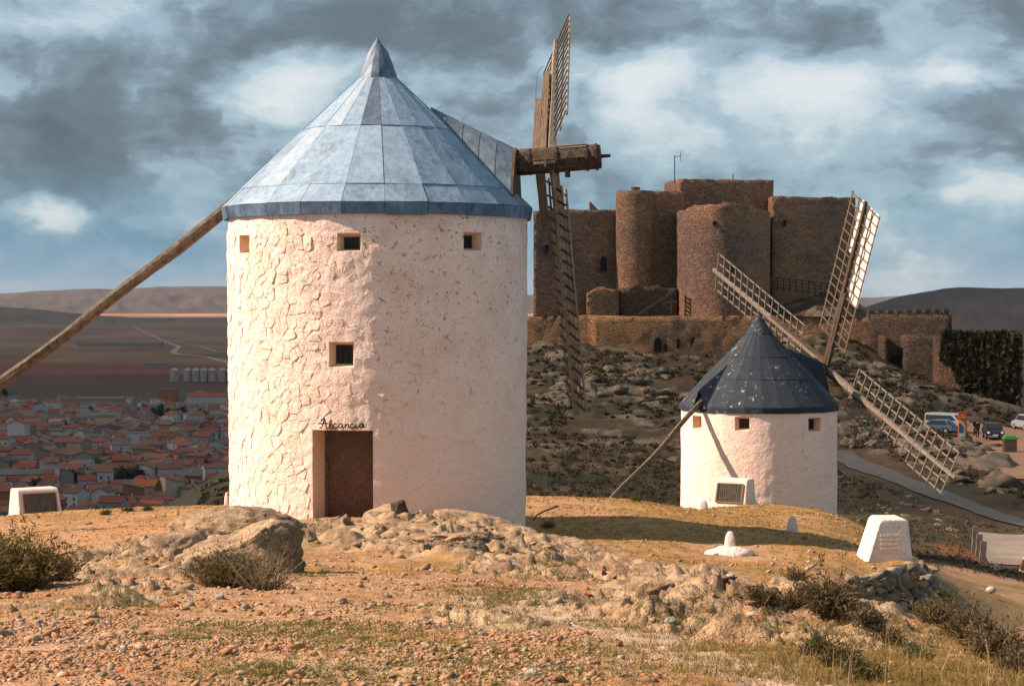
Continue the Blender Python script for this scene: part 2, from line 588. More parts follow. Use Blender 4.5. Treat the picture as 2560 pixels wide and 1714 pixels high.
# ---------------------------------------------------------------- terrain of the ridge, saddle and castle hill
# (photo x, photo y, distance): surveyed spots of the real surface
CTRL = [
    (-400, 1714, 9.8), (0, 1714, 9.8), (640, 1714, 9.8), (1280, 1714, 9.9), (1920, 1714, 10.4), (2560, 1725, 11), (2900, 1760, 11.5),
    (0, 2600, 5), (1280, 2600, 5), (2560, 2600, 5.2),
    (-300, 1570, 15), (0, 1565, 15), (640, 1560, 15), (1280, 1570, 15), (1920, 1605, 14.8), (2350, 1640, 15), (2620, 1690, 15),
    (-300, 1470, 21), (0, 1450, 22), (300, 1440, 22), (640, 1445, 22), (1000, 1452, 22), (1400, 1462, 23), (1800, 1495, 22), (2150, 1545, 22), (2400, 1590, 21.5),
    (2560, 1668, 20), (2760, 1850, 20), (2780, 1750, 13),
    (-300, 1420, 30), (0, 1405, 30), (300, 1375, 32), (500, 1362, 31), (800, 1345, 35), (1100, 1385, 30), (1300, 1418, 28), (1550, 1440, 27), (1900, 1470, 27),
    (2150, 1515, 29), (2300, 1545, 31), (2480, 1650, 29), (2620, 1850, 29),
    (200, 1345, 42), (0, 1365, 42), (450, 1312, 47), (700, 1300, 42.5), (860, 1298, 42), (1000, 1296, 41), (1300, 1328, 41),
    (1320, 1350, 42.6), (1320, 1290, 49.4), (1600, 1352, 42.6), (1600, 1292, 49.4), (1825, 1390, 40), (2000, 1358, 43.5), (1980, 1328, 50),
    (2215, 1402, 41.5), (2110, 1440, 37), (2165, 1442, 38.6), (2240, 1420, 39.6), (2300, 1407, 41), (2165, 1508, 35.3), (2240, 1536, 36), (2305, 1525, 37.2), (2390, 1570, 40), (2500, 1720, 40), (2700, 1800, 42),
    (2330, 1470, 45), (2450, 1600, 50),
    (1900, 1298, 56), (2120, 1318, 58), (2300, 1420, 57), (2420, 1500, 60), (2560, 1565, 60), (2800, 1600, 60),
    (100, 1298, 68), (-200, 1320, 66), (300, 1277, 67), (570, 1263, 62), (945, 1250, 62), (1320, 1241, 62), (1600, 1253, 66), (1760, 1276, 66),
    (1860, 1264, 73), (2092, 1291, 72), (2200, 1345, 72), (2400, 1450, 74), (2560, 1495, 70), (2800, 1530, 70),
    (0, 1440, 88), (300, 1400, 88), (570, 1330, 88), (945, 1310, 88), (1320, 1320, 88), (1600, 1330, 88), (1897, 1352, 90), (2092, 1372, 88), (2300, 1400, 90), (2380, 1395, 92),
    (2450, 1405, 99), (2700, 1420, 99), (2450, 1332, 113), (2700, 1330, 113), (2330, 1345, 105),
    (-200, 1560, 120), (0, 1530, 120), (300, 1480, 120), (570, 1390, 120), (945, 1300, 120), (1320, 1270, 125), (1600, 1270, 125), (1900, 1270, 125), (2200, 1285, 125), (2560, 1312, 126), (2800, 1330, 126),
    (1320, 1180, 155), (1600, 1190, 155), (1900, 1190, 155), (2150, 1195, 155), (2330, 1231, 145), (2560, 1235, 147), (2800, 1240, 147),
    (1320, 1090, 190), (1600, 1095, 190), (1900, 1090, 190), (2120, 1150, 172), (2200, 1085, 190), (2300, 1115, 182), (2400, 1112, 190), (2490, 1100, 198), (2560, 1095, 200), (2560, 1160, 172), (2800, 1090, 200),
    (1320, 985, 225), (1600, 990, 228), (1900, 985, 228), (2120, 960, 230), (2250, 1000, 225), (2330, 1040, 218), (2370, 1072, 210), (2470, 1045, 225), (2560, 1060, 230),
    (1320, 900, 258), (1600, 905, 260), (1900, 900, 262), (1320, 862, 278), (1600, 886, 276), (1900, 880, 275), (2120, 900, 262), (2250, 945, 257), (2300, 975, 245), (2400, 985, 250), (2520, 1015, 250), (2650, 1050, 260),
    (1320, 845, 288), (1500, 845, 290), (1700, 845, 292), (1900, 800, 294), (2060, 740, 298), (2140, 760, 298), (2250, 880, 290), (2500, 1020, 290), (2700, 1060, 300),
    (1400, 860, 380), (1800, 850, 380), (2100, 880, 380), (2560, 1060, 360),
    (585, 1168, 350), (500, 1216, 350), (440, 1257, 350), (300, 1340, 340), (0, 1450, 330), (-300, 1550, 330), (945, 1060, 350),
    (0, 1560, 500), (585, 1260, 500), (1320, 1000, 500), (1900, 960, 500), (2560, 1150, 500), (3000, 1200, 500)]
_c = np.array(CTRL, float)
_cd = np.array([[(p.x / p.y), math.log(p.y), (p.z - EYE) / p.y] for p in (P(*c) for c in CTRL)])
AZ_S = 6.0


def _tps(r2):
    return np.where(r2 > 1e-12, 0.5 * r2 * np.log(np.maximum(r2, 1e-12)), 0.0)


_xy = np.column_stack([_cd[:, 0] * AZ_S, _cd[:, 1] * 1.6])
_n = len(_xy)
_K = _tps(((_xy[:, None] - _xy[None]) ** 2).sum(-1)) + np.eye(_n) * 0.0015
_Pm = np.column_stack([np.ones(_n), _xy])
_A = np.block([[_K, _Pm], [_Pm.T, np.zeros((3, 3))]])
_sol = np.linalg.solve(_A, np.concatenate([_cd[:, 2], np.zeros(3)]))


def base_z(X, Y):
    X, Y = np.broadcast_arrays(np.asarray(X, float), np.asarray(Y, float))
    sh = X.shape
    X, Y = X.ravel(), Y.ravel()
    out = np.empty(len(X))
    for i in range(0, len(X), 60000):
        x, y = X[i:i + 60000], Y[i:i + 60000]
        q = np.column_stack([x / y * AZ_S, np.log(y) * 1.6])
        r2 = ((q[:, None] - _xy[None]) ** 2).sum(-1)
        e = _tps(r2) @ _sol[:_n] + _sol[_n] + q @ _sol[_n + 1:]
        out[i:i + 60000] = EYE + e * y
    return out.reshape(sh)


def PX(X, Y):
    return CX + X / Y * F_PX


# outcrops of bare rock on the ridge: (photo x, distance, radius x m, radius y m, weight)
OUTCROPS = [(1000, 37, 4.2, 3.4, 1.1), (1180, 31, 2.4, 3.0, 1.1), (1330, 30, 2.2, 1.6, .9), (1420, 26.5, 1.5, 1.6, 1.0), (820, 36, 2.3, 3.0, .9),
            (640, 33, 2.3, 2.4, .9), (420, 27, 1.6, 2.6, .9), (330, 22.5, .9, 1.0, .8), (1560, 25.5, .9, .8, .9), (1700, 23, 1.0, 1.2, .9), (1900, 23, 1.2, 1.3, .8),
            (1750, 15.5, 1.9, 1.7, .9), (1950, 19, 1.8, 2.2, .75), (1500, 18.5, 1.3, 1.6, .8), (2050, 26, 1.3, 2, .7), (120, 17.5, .9, .7, .6), (340, 19.2, .55, .6, .9),
            (1800, 31, 1.3, 1.4, .5), (1660, 29, .8, .8, .6), (1500, 13.2, 1.2, 1.3, .35)]


def rock_mask(X, Y):
    m = np.zeros_like(X)
    for (px, y0, rx, ry, w) in OUTCROPS:
        x0 = (px - CX) / F_PX * y0
        d2 = ((X - x0) / rx) ** 2 + ((Y - y0) / ry) ** 2
        m = np.maximum(m, w * np.exp(-d2 * 1.1))
    n = fbm(X * .55, Y * .4, 3.3, 4)
    return sstep(0.24, 0.50, m + 0.22 * n)


TRENCH = [([(P(px, 1450, Y).x, Y) for px, Y in ((1300, 27.2), (1380, 26.6), (1450, 25.9), (1530, 25.2))], .34, .34),
          ([(P(px, 1380, Y).x, Y) for px, Y in ((1130, 31.6), (1190, 31.0), (1225, 30.6))], .26, .34),
          ([(P(px, 1330, Y).x, Y) for px, Y in ((1010, 38.6), (1050, 38.0))], .2, .3),
          ([(P(px, 1440, Y).x, Y) for px, Y in ((820, 25.5), (900, 25.6), (960, 25.0))], .14, .22),
          ([(P(px, 1520, Y).x, Y) for px, Y in ((1480, 20.0), (1620, 19.2), (1720, 18.6))], .10, .16)]
SLAB = [(P(px, 1500, Y).x, Y) for px, Y in ((1230, 19.5), (1400, 16.6), (1560, 14.6), (1720, 12.8), (1900, 11.2), (2020, 10.2))]


def slab_mask(X, Y):
    d = np.full(np.shape(X), 1e9)
    for a, b in zip(SLAB[:-1], SLAB[1:]):
        dx, dy = b[0] - a[0], b[1] - a[1]
        t = np.clip(((X - a[0]) * dx + (Y - a[1]) * dy) / (dx * dx + dy * dy), 0, 1)
        d = np.minimum(d, np.hypot(X - a[0] - t * dx, (Y - a[1] - t * dy) * .6))
    return sstep(.50, .26, d + .16 * fbm(X * 2.0, Y * 1.5, 71., 4))


PATH = [(2085, 1138, 178), (2120, 1150, 172), (2200, 1180, 160), (2330, 1231, 145), (2450, 1274, 134), (2560, 1312, 126), (2700, 1355, 117)]
PATH_P = [P(*c) for c in PATH]


def path_dist(X, Y):
    d = np.full(np.shape(X), 1e9)
    for a, b in zip(PATH_P[:-1], PATH_P[1:]):
        dx, dy = b.x - a.x, b.y - a.y
        t = np.clip(((X - a.x) * dx + (Y - a.y) * dy) / (dx * dx + dy * dy), 0, 1)
        d = np.minimum(d, np.hypot(X - a.x - t * dx, Y - a.y - t * dy))
    return d


def flat_mask(X, Y):
    """1 where the ground is made level: path, car park, concrete apron"""
    f = 1 - sstep(1.6, 4.0, path_dist(X, Y))
    px = PX(X, Y)
    f = np.maximum(f, sstep(2470, 2520, px) * sstep(150, 160, Y) * (1 - sstep(212, 222, Y)))
    f = np.maximum(f, sstep(2350, 2400, px) * sstep(194, 199, Y) * (1 - sstep(212, 222, Y)))
    f = np.maximum(f, sstep(2420, 2445, px) * sstep(95, 98, Y) * (1 - sstep(114, 117, Y)))
    return f


def gz(X, Y, full=False):
    X, Y = np.broadcast_arrays(np.asarray(X, float), np.asarray(Y, float))
    z = base_z(X, Y)
    rk = rock_mask(X, Y) * (1 - slab_mask(X, Y))
    near = 1 - sstep(70, 110, Y)
    far = sstep(90, 130, Y)
    # soil: gentle waves and small lumps
    d = (0.05 * fbm(X * .7, Y * .7, 1.0, 4) + 0.018 * fbm(X * 5, Y * 4, 2.0, 4)) * near
    # rock: tilted beds, broken steps and pits
    u = X * .80 + Y * .42
    v = -X * .42 + Y * .80
    wp = fbm(X * .55, Y * .45, 5., 4, .55)
    wq = fbm(X * 1.7, Y * 1.3, 8., 3, .55)

    def saw(t):                       # beds rise slowly and break off to the right
        f = t - np.floor(t)
        return f * sstep(1.0, .90, f)
    m1 = sstep(-.25, .35, fbm(X * .8, Y * .6, 15., 3))
    m2 = sstep(-.2, .3, fbm(X * 1.6, Y * 1.2, 16., 3))
    d = d + rk * near * (.25 * saw(u * .52 + .55 * wp) * (.40 + .60 * m1) + .085 * saw(u * 1.5 - v * .22 + .6 * wp + .22 * wq) * m2
                         + .022 * saw(u * 4.2 + v * .8 + .7 * wq) + .045 * fbm(X * 2.4, Y * 2.0, 9., 4, .55) - .10 * sstep(.11, .0, np.abs(fbm(u * .9 + .5 * wq, v * 1.1, 29., 3))) - .035 * sstep(.10, .0, np.abs(fbm(u * 2.6 + wq, v * 3.4, 39., 3))) + .03 * np.abs(fbm(X * 6, Y * 5, 49., 4, .6)) - .04)
    # castle hill: broken limestone ground
    fl = flat_mask(X, Y)
    slope_r = far * (1 - fl)
    hill = np.abs(fbm(X * .10, Y * .09, 21., 5, .55))
    d = d + slope_r * (.55 * (hill - .25) + .30 * fbm(X * .35, Y * .3, 12., 5, .6)) * sstep(95, 150, Y)
    d = d * (1 - .85 * fl)
    # broken hollows along the lower edge of the outcrop
    for (tr, dep, wd) in TRENCH:
        for a, b in zip(tr[:-1], tr[1:]):
            dx, dy = b[0] - a[0], b[1] - a[1]
            t_ = np.clip(((X - a[0]) * dx + (Y - a[1]) * dy) / (dx * dx + dy * dy), 0, 1)
            sx, sy = X - a[0] - t_ * dx, Y - a[1] - t_ * dy
            dist = np.hypot(sx, sy * .55) + .10 * fbm(X * 3, Y * 2.2, 63., 3)
            d = d - dep * sstep(wd, wd * .35, dist) * (.7 + .3 * fbm(X * 2, Y * 2, 64., 2))
    # steep bank where the ridge breaks off to the right
    edge = np.interp(Y, [8, 12, 16, 20, 25, 30, 36, 40.5, 46, 52], [2900, 2740, 2645, 2565, 2485, 2425, 2372, 2338, 2320, 2310])
    lx = (PX(X, Y) - edge) / F_PX * Y
    d = d - (1.5 * sstep(-.05, .75, lx) + .5 * sstep(.5, 2.0, lx)) * sstep(13, 17, Y) * (1 - sstep(44, 52, Y))
    # cut in front of the dry stone wall
    pxw = PX(X, Y)
    yw = 36.8 + 3.4 * (pxw - 2125) / 215
    d = d - .62 * sstep(2120, 2165, pxw) * (1 - sstep(2340, 2385, pxw)) * sstep(yw + .12, yw - .12, Y) * sstep(28, 34.5, Y)
    z = z + d
    if full:
        return z, rk, hill
    return z


def hit(px, py, y0=6.0, y1=420.0):
    """where the ray through a photo pixel meets the ground"""
    dr = pix_dir(px, py)
    Y = np.geomspace(y0, y1, 1500)
    X = dr.x / dr.y * Y
    Z = EYE + dr.z / dr.y * Y
    k = np.argmax(Z < gz(X, Y))
    if k == 0:
        k = len(Y) - 1
    return Vector((X[k], Y[k], float(gz(X[k], Y[k]))))


def on(px, Y, dz=0.0):
    X = (px - CX) / F_PX * Y
    return Vector((X, Y, float(gz(X, Y)) + dz))


def lerp3(a, b, t):
    return np.asarray(a)[None] * (1 - t[:, None]) + np.asarray(b)[None] * t[:, None]


rows = np.concatenate([np.geomspace(5.0, 62, 560), np.geomspace(62.3, 130, 120), np.geomspace(131, 500, 210)])
cols_az = np.linspace(-.34, .34, 560)
YY, AZ = np.meshgrid(rows, cols_az, indexing='ij')
XX = AZ * YY
Zg, RK, HILL = gz(XX.ravel(), YY.ravel(), True)
Xf, Yf = XX.ravel(), YY.ravel()
pxf = PX(Xf, Yf)
soil = lerp3((.57, .325, .165), (.47, .235, .10), sstep(-.5, .6, fbm(Xf * .5, Yf * .5, 40., 4)))
pale = sstep(.05, .5, fbm(Xf * .9, Yf * .6, 41., 4)) * (1 - sstep(16, 30, Yf))
soil = soil * (1 - .5 * pale[:, None]) + np.array((.60, .40, .26))[None] * .5 * pale[:, None]
turf_n = fbm(Xf * .30, Yf * .16, 44., 5, .6)
turf = sstep(-.10, .35, turf_n + .35 * sstep(1350, 1700, pxf) * sstep(30, 44, Yf) + .25 * sstep(50, 62, Yf) - .5 * (1 - sstep(14, 34, Yf)))
turf = turf * (1 - .6 * (1 - sstep(700, 900, pxf)) * sstep(30, 60, Yf) * (1 - sstep(0.1, .5, turf_n)))
soil = soil * (1 - .8 * turf[:, None]) + lerp3((.47, .245, .06), (.33, .195, .045), sstep(-.3, .3, fbm(Xf * 2, Yf * 1.3, 45., 3))) * .8 * turf[:, None]
rockc = lerp3((.58, .385, .225), (.30, .19, .11), sstep(-.4, .5, fbm(Xf * 1.7, Yf * 1.5, 46., 5, .6)))
slab = slab_mask(Xf, Yf)
soil = soil * (1 - slab[:, None]) + lerp3((.66, .46, .30), (.56, .37, .225), sstep(-.3, .4, fbm(Xf * 3, Yf * 2, 47., 4))) * slab[:, None]
RK = RK * (1 - slab)
near_c = soil * (1 - RK[:, None]) + rockc * RK[:, None]
# castle hill and saddle
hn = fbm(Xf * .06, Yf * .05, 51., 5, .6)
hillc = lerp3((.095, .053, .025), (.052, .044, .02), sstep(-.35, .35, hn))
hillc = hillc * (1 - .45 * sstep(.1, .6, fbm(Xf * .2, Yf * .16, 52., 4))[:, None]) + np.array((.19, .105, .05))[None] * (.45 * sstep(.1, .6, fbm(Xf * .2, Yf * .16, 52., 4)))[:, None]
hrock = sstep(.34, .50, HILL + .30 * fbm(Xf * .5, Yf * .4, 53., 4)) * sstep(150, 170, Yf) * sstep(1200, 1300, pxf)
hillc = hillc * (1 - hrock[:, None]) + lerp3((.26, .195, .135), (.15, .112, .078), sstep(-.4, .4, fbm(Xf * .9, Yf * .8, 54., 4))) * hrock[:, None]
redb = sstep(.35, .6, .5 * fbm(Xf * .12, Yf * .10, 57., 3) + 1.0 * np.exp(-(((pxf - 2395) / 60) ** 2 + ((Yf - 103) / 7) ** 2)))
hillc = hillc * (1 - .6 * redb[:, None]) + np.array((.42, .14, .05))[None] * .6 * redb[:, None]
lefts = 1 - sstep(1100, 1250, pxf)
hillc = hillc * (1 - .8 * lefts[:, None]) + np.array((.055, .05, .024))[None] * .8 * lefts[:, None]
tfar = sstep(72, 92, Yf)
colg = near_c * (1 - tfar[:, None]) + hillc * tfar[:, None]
lowr = sstep(2300, 2380, pxf) * sstep(50, 56, Yf) * (1 - sstep(84, 92, Yf))
colg = colg * (1 - lowr[:, None]) + lerp3((.44, .25, .13), (.27, .17, .07), sstep(-.2, .3, turf_n)) * lowr[:, None]
nr, nc = len(rows), len(cols_az)
ii = (np.arange(nr - 1)[:, None] * nc + np.arange(nc - 1)[None]).ravel()
quads = np.column_stack([ii, ii + 1, ii + nc + 1, ii + nc])
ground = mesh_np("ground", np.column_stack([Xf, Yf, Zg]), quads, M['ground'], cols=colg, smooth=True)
place(ground, "rocky orange ridge ground falling to the castle saddle", "ground", kind="structure")

_Zgrid = Zg.reshape(nr, nc)
gz_exact = gz


def gz(X, Y, full=False):
    """height of the finished ground mesh (bilinear)"""
    X, Y = np.broadcast_arrays(np.asarray(X, float), np.asarray(Y, float))
    i = np.clip(np.searchsorted(rows, Y) - 1, 0, nr - 2)
    t = np.clip((Y - rows[i]) / (rows[i + 1] - rows[i]), 0, 1)
    f = np.clip((X / Y + .34) / .68 * (nc - 1), 0, nc - 1.001)
    j = f.astype(int)
    f = f - j
    return (_Zgrid[i, j] * (1 - f) + _Zgrid[i, j + 1] * f) * (1 - t) + (_Zgrid[i + 1, j] * (1 - f) + _Zgrid[i + 1, j + 1] * f) * t


# ---------------------------------------------------------------- the plain and the far hills
ZP = EYE - 105.0


def Yp(py):
    return 105.0 * F_PX / (py - 755.0)


pr = np.concatenate([np.geomspace(330, 3000, 90), np.geomspace(3080, 40000, 110)])
pa = np.linspace(-.62, .62, 200)
PYY, PAZ = np.meshgrid(pr, pa, indexing='ij')
pX, pY = (PAZ * PYY).ravel(), PYY.ravel()
ppy = 755 + 105 * F_PX / pY
w1 = ppy + 9 * fbm(PAZ.ravel() * 9, np.log(pY) * 2, 61., 4) * np.clip((ppy - 770) / 120, .15, 1)
stops = [(757, (.20, .13, .085)), (776, (.19, .13, .09)), (781, (.40, .23, .10)), (787, (.42, .25, .11)), (791, (.17, .12, .085)), (812, (.19, .135, .10)), (826, (.15, .11, .078)),
         (850, (.17, .13, .095)), (868, (.13, .10, .066)), (886, (.10, .082, .045)), (900, (.12, .095, .04)), (908, (.10, .045, .026)),
         (930, (.10, .03, .018)), (950, (.075, .024, .016)), (958, (.065, .04, .023)), (985, (.05, .037, .022)), (1000, (.10, .075, .05)), (1300, (.13, .10, .075)), (2000, (.10, .085, .05))]
sp_ = np.array([s[0] for s in stops], float)
pc = np.column_stack([np.interp(w1, sp_, [s[1][k] for s in stops]) for k in range(3)])
fld = pn(PAZ.ravel() * 22 + .4 * np.log(pY), np.log(pY) * 9, 66.)
pc *= (1 + .30 * np.clip(fld * 2, -1, 1))[:, None]
pc *= np.array((1.28, 1.0, .95))[None]
gr = sstep(.25, .55, pn(PAZ.ravel() * 9, np.log(pY) * 7, 67.)) * sstep(790, 800, ppy) * (1 - sstep(905, 915, ppy))
pc = pc * (1 - .5 * gr[:, None]) + np.array((.12, .115, .045))[None] * .5 * gr[:, None]
n2 = len(pa)
ii = (np.arange(len(pr) - 1)[:, None] * n2 + np.arange(n2 - 1)[None]).ravel()
plain = mesh_np("plain", np.column_stack([pX, pY, np.full(len(pX), ZP)]), np.column_stack([ii, ii + 1, ii + n2 + 1, ii + n2]), M['plain'], cols=pc, smooth=True)
place(plain, "flat farmland plain in brown and olive bands behind the town", "plain", kind="structure")


def hill_range(name, prof, Y0, depth, label, c1, c2, seed, amp):
    xs = np.array([p[0] for p in prof], float)
    ys = np.array([p[1] for p in prof], float)
    px = np.arange(xs[0], xs[-1] + 1, 6.0)
    tops = np.interp(px, xs, ys) + 1.6 * fbm(px / 90, 0 * px, seed, 4) + .6 * fbm(px / 14, 0 * px, seed + 3, 3)
    zt = EYE + (755 - tops) / F_PX * Y0
    Xc = (px - CX) / F_PX * Y0
    K = 22
    V, C = [], []
    for k in range(K):
        t = k / (K - 1)
        y = Y0 - depth + depth * t
        z = ZP - 5 + (zt - ZP + 5) * (t ** 1.25) + amp * np.sin(t * math.pi) * fbm(px / 60, np.full_like(px, t * 4), seed + 7, 5)
        V.append(np.column_stack([Xc * y / Y0, np.full_like(px, y), z]))
        mixn = sstep(-.4, .4, fbm(px / 110, np.full_like(px, t * 7), seed + 9, 4))
        C.append(lerp3(c1, c2, mixn))
    V.append(np.column_stack([Xc * 1.06, np.full_like(px, Y0 + depth * .6), np.full_like(px, ZP - 5)]))
    C.append(C[-1])
    V, C = np.concatenate(V), np.concatenate(C)
    m = len(px)
    ii = (np.arange(K)[:, None] * m + np.arange(m - 1)[None]).ravel()
    o = mesh_np(name, V, np.column_stack([ii, ii + 1, ii + m + 1, ii + m]), M['plain'], cols=C, smooth=True)
    place(o, label, "hills", kind="structure")


hill_range("hills", [(-900, 742), (-300, 738), (0, 734), (80, 728), (240, 721), (300, 724), (400, 716), (590, 716), (900, 722), (1200, 730), (1330, 737), (1600, 745), (2100, 742), (2190, 744), (2260, 738), (2600, 742), (3300, 744)],
           21500, 3500, "long low brown hills along the far horizon", (.12, .08, .062), (.085, .06, .05), 71., 40)
hill_range("hills", [(-900, 750), (-300, 758), (0, 767), (110, 774), (220, 786), (340, 794), (420, 799)],
           11500, 2600, "low grey-brown slope at the far left of the plain", (.17, .125, .095), (.14, .11, .085), 81., 14)
hill_range("hills", [(2080, 790), (2170, 765), (2230, 745), (2300, 731), (2360, 722), (2400, 717), (2440, 719), (2500, 721), (2560, 718), (2700, 712), (2900, 724), (3300, 760)],
           7200, 2600, "dark bushy hill behind the castle gate", (.085, .06, .047), (.12, .075, .055), 91., 14)


def ribbon(name, pts, w, mat, label, cat, dz=0.05, gfun=None):
    """flat strip along a line of points, draped over the ground"""
    fine = []
    for a, b in zip(pts[:-1], pts[1:]):
        for k in range(12):
            fine.append(a.lerp(b, k / 12))
    fine.append(pts[-1])
    V, Fq = [], []
    nw = 5
    for i, p in enumerate(fine):
        d = (fine[min(i + 1, len(fine) - 1)] - fine[max(i - 1, 0)])
        s = Vector((d.y, -d.x, 0)).normalized()
        ww = w * (1 + .12 * math.sin(i * .37) + .05 * math.sin(i * 1.1))
        for k in range(nw):
            q = p + s * ww * (k / (nw - 1) - .5)
            z = (float(gfun(q.x, q.y)) if gfun else q.z) + dz
            V.append((q.x, q.y, z))
    for i in range(len(fine) - 1):
        for k in range(nw - 1):
            Fq.append((i * nw + k, i * nw + k + 1, (i + 1) * nw + k + 1, (i + 1) * nw + k))
    o = mesh_np(name, np.array(V), np.array(Fq), mat, smooth=True)
    return place(o, label, cat, kind="structure")


M['gravelpath'] = plain_mat("gravel_path", (.078, .07, .067), .95, .28, 1.5, bs=.5, bd=.05)
M['carpark'] = plain_mat("red_earth_lot", (.27, .145, .088), .95, .18, .5, bs=.3, bd=.03)
M['concrete'] = plain_mat("concrete", (.20, .158, .122), .9, .35, .35, bs=.2, bd=.02)
M['dirtroad'] = plain_mat("pale_road", (.22, .18, .15), .9, .1, .05, bs=0)
ribbon("path", PATH_P, 2.6, M['gravelpath'], "grey gravel path winding below the castle slope", "path", .09, gz)


def patch(name, az0, az1, y0, y1, mat, label, cat, dz, n=24):
    V = []
    for i in range(n + 1):
        for j in range(n + 1):
            y = y0 + (y1 - y0) * i / n
            x = (az0(y) + (az1 - az0(y)) * j / n)
            px = x
            X = (px - CX) / F_PX * y
            V.append((X, y, float(gz(X, y)) + dz))
    ii = [(i * (n + 1) + j, i * (n + 1) + j + 1, (i + 1) * (n + 1) + j + 1, (i + 1) * (n + 1) + j) for i in range(n) for j in range(n)]
    o = mesh_np(name, np.array(V), np.array(ii), mat, smooth=True)
    return place(o, label, cat, kind="structure")


patch("car_park", lambda y: 2505 - (y - 160) * 1.9 + 3 * math.sin(y * .35), 2900, 158, 217, M['carpark'], "reddish earth car park below the castle gate", "car park", .10)
patch("concrete_apron", lambda y: 2440 + (113.5 - y) * 2.4, 2900, 98.6, 113.5, M['concrete'], "pale concrete apron below the ridge at the right", "pavement", .05)
for pts, w_, lab in (([(590, 912), (520, 893), (440, 885), (432, 879), (448, 866), (420, 857), (380, 838), (330, 815)], 13, "pale winding road across the plain beyond the silos"),
                     ([(590, 884), (540, 878), (500, 866), (460, 858), (400, 853)], 9, "second pale lane crossing the fields beyond the silos")):
    ribbon("road", [Vector(((px - CX) / F_PX * Yp(py), Yp(py), ZP)) for px, py in pts], w_, M['dirtroad'], lab, "road", 0.6)
# ---------------------------------------------------------------- windmills
_unit = {}


def unit_beam(mat):
    if mat.name not in _unit:
        b = MB()
        n = 5
        rings = []
        r = random.Random(3)
        for k in range(n):
            t = k / (n - 1) - .5
            j = [r.uniform(-.06, .06) for _ in range(8)]
            rings.append([(-.5 + j[0], -.5 + j[1], t), (.5 + j[2], -.5 + j[3], t), (.5 + j[4], .5 + j[5], t), (-.5 + j[6], .5 + j[7], t)])
        for k in range(n):
            b.v += rings[k]
        for k in range(n - 1):
            for m in range(4):
                q = (m + 1) % 4
                b.f.append((k * 4 + m, k * 4 + q, k * 4 + 4 + q, k * 4 + 4 + m))
        b.f += [(3, 2, 1, 0), tuple(4 * (n - 1) + m for m in range(4))]
        _unit[mat.name] = b.mesh("beam", mat)
    return _unit[mat.name]


def beam_obj(name, parent, p, q, w, h, up, mat):
    p, q = Vector(p), Vector(q)
    d = q - p
    L = d.length
    d = d / L
    s = d.cross(Vector(up))
    if s.length < 1e-4:
        s = d.orthogonal()
    s.normalize()
    u = s.cross(d)
    c = (p + q) / 2
    o = bpy.data.objects.new(name, unit_beam(mat))
    COL.objects.link(o)
    o.parent = parent
    c = c - ORG.get(parent.name, Vector())
    o.matrix_basis = Matrix(((s.x * w, u.x * h, d.x * L, c.x), (s.y * w, u.y * h, d.y * L, c.y), (s.z * w, u.z * h, d.z * L, c.z), (0, 0, 0, 1)))
    return o


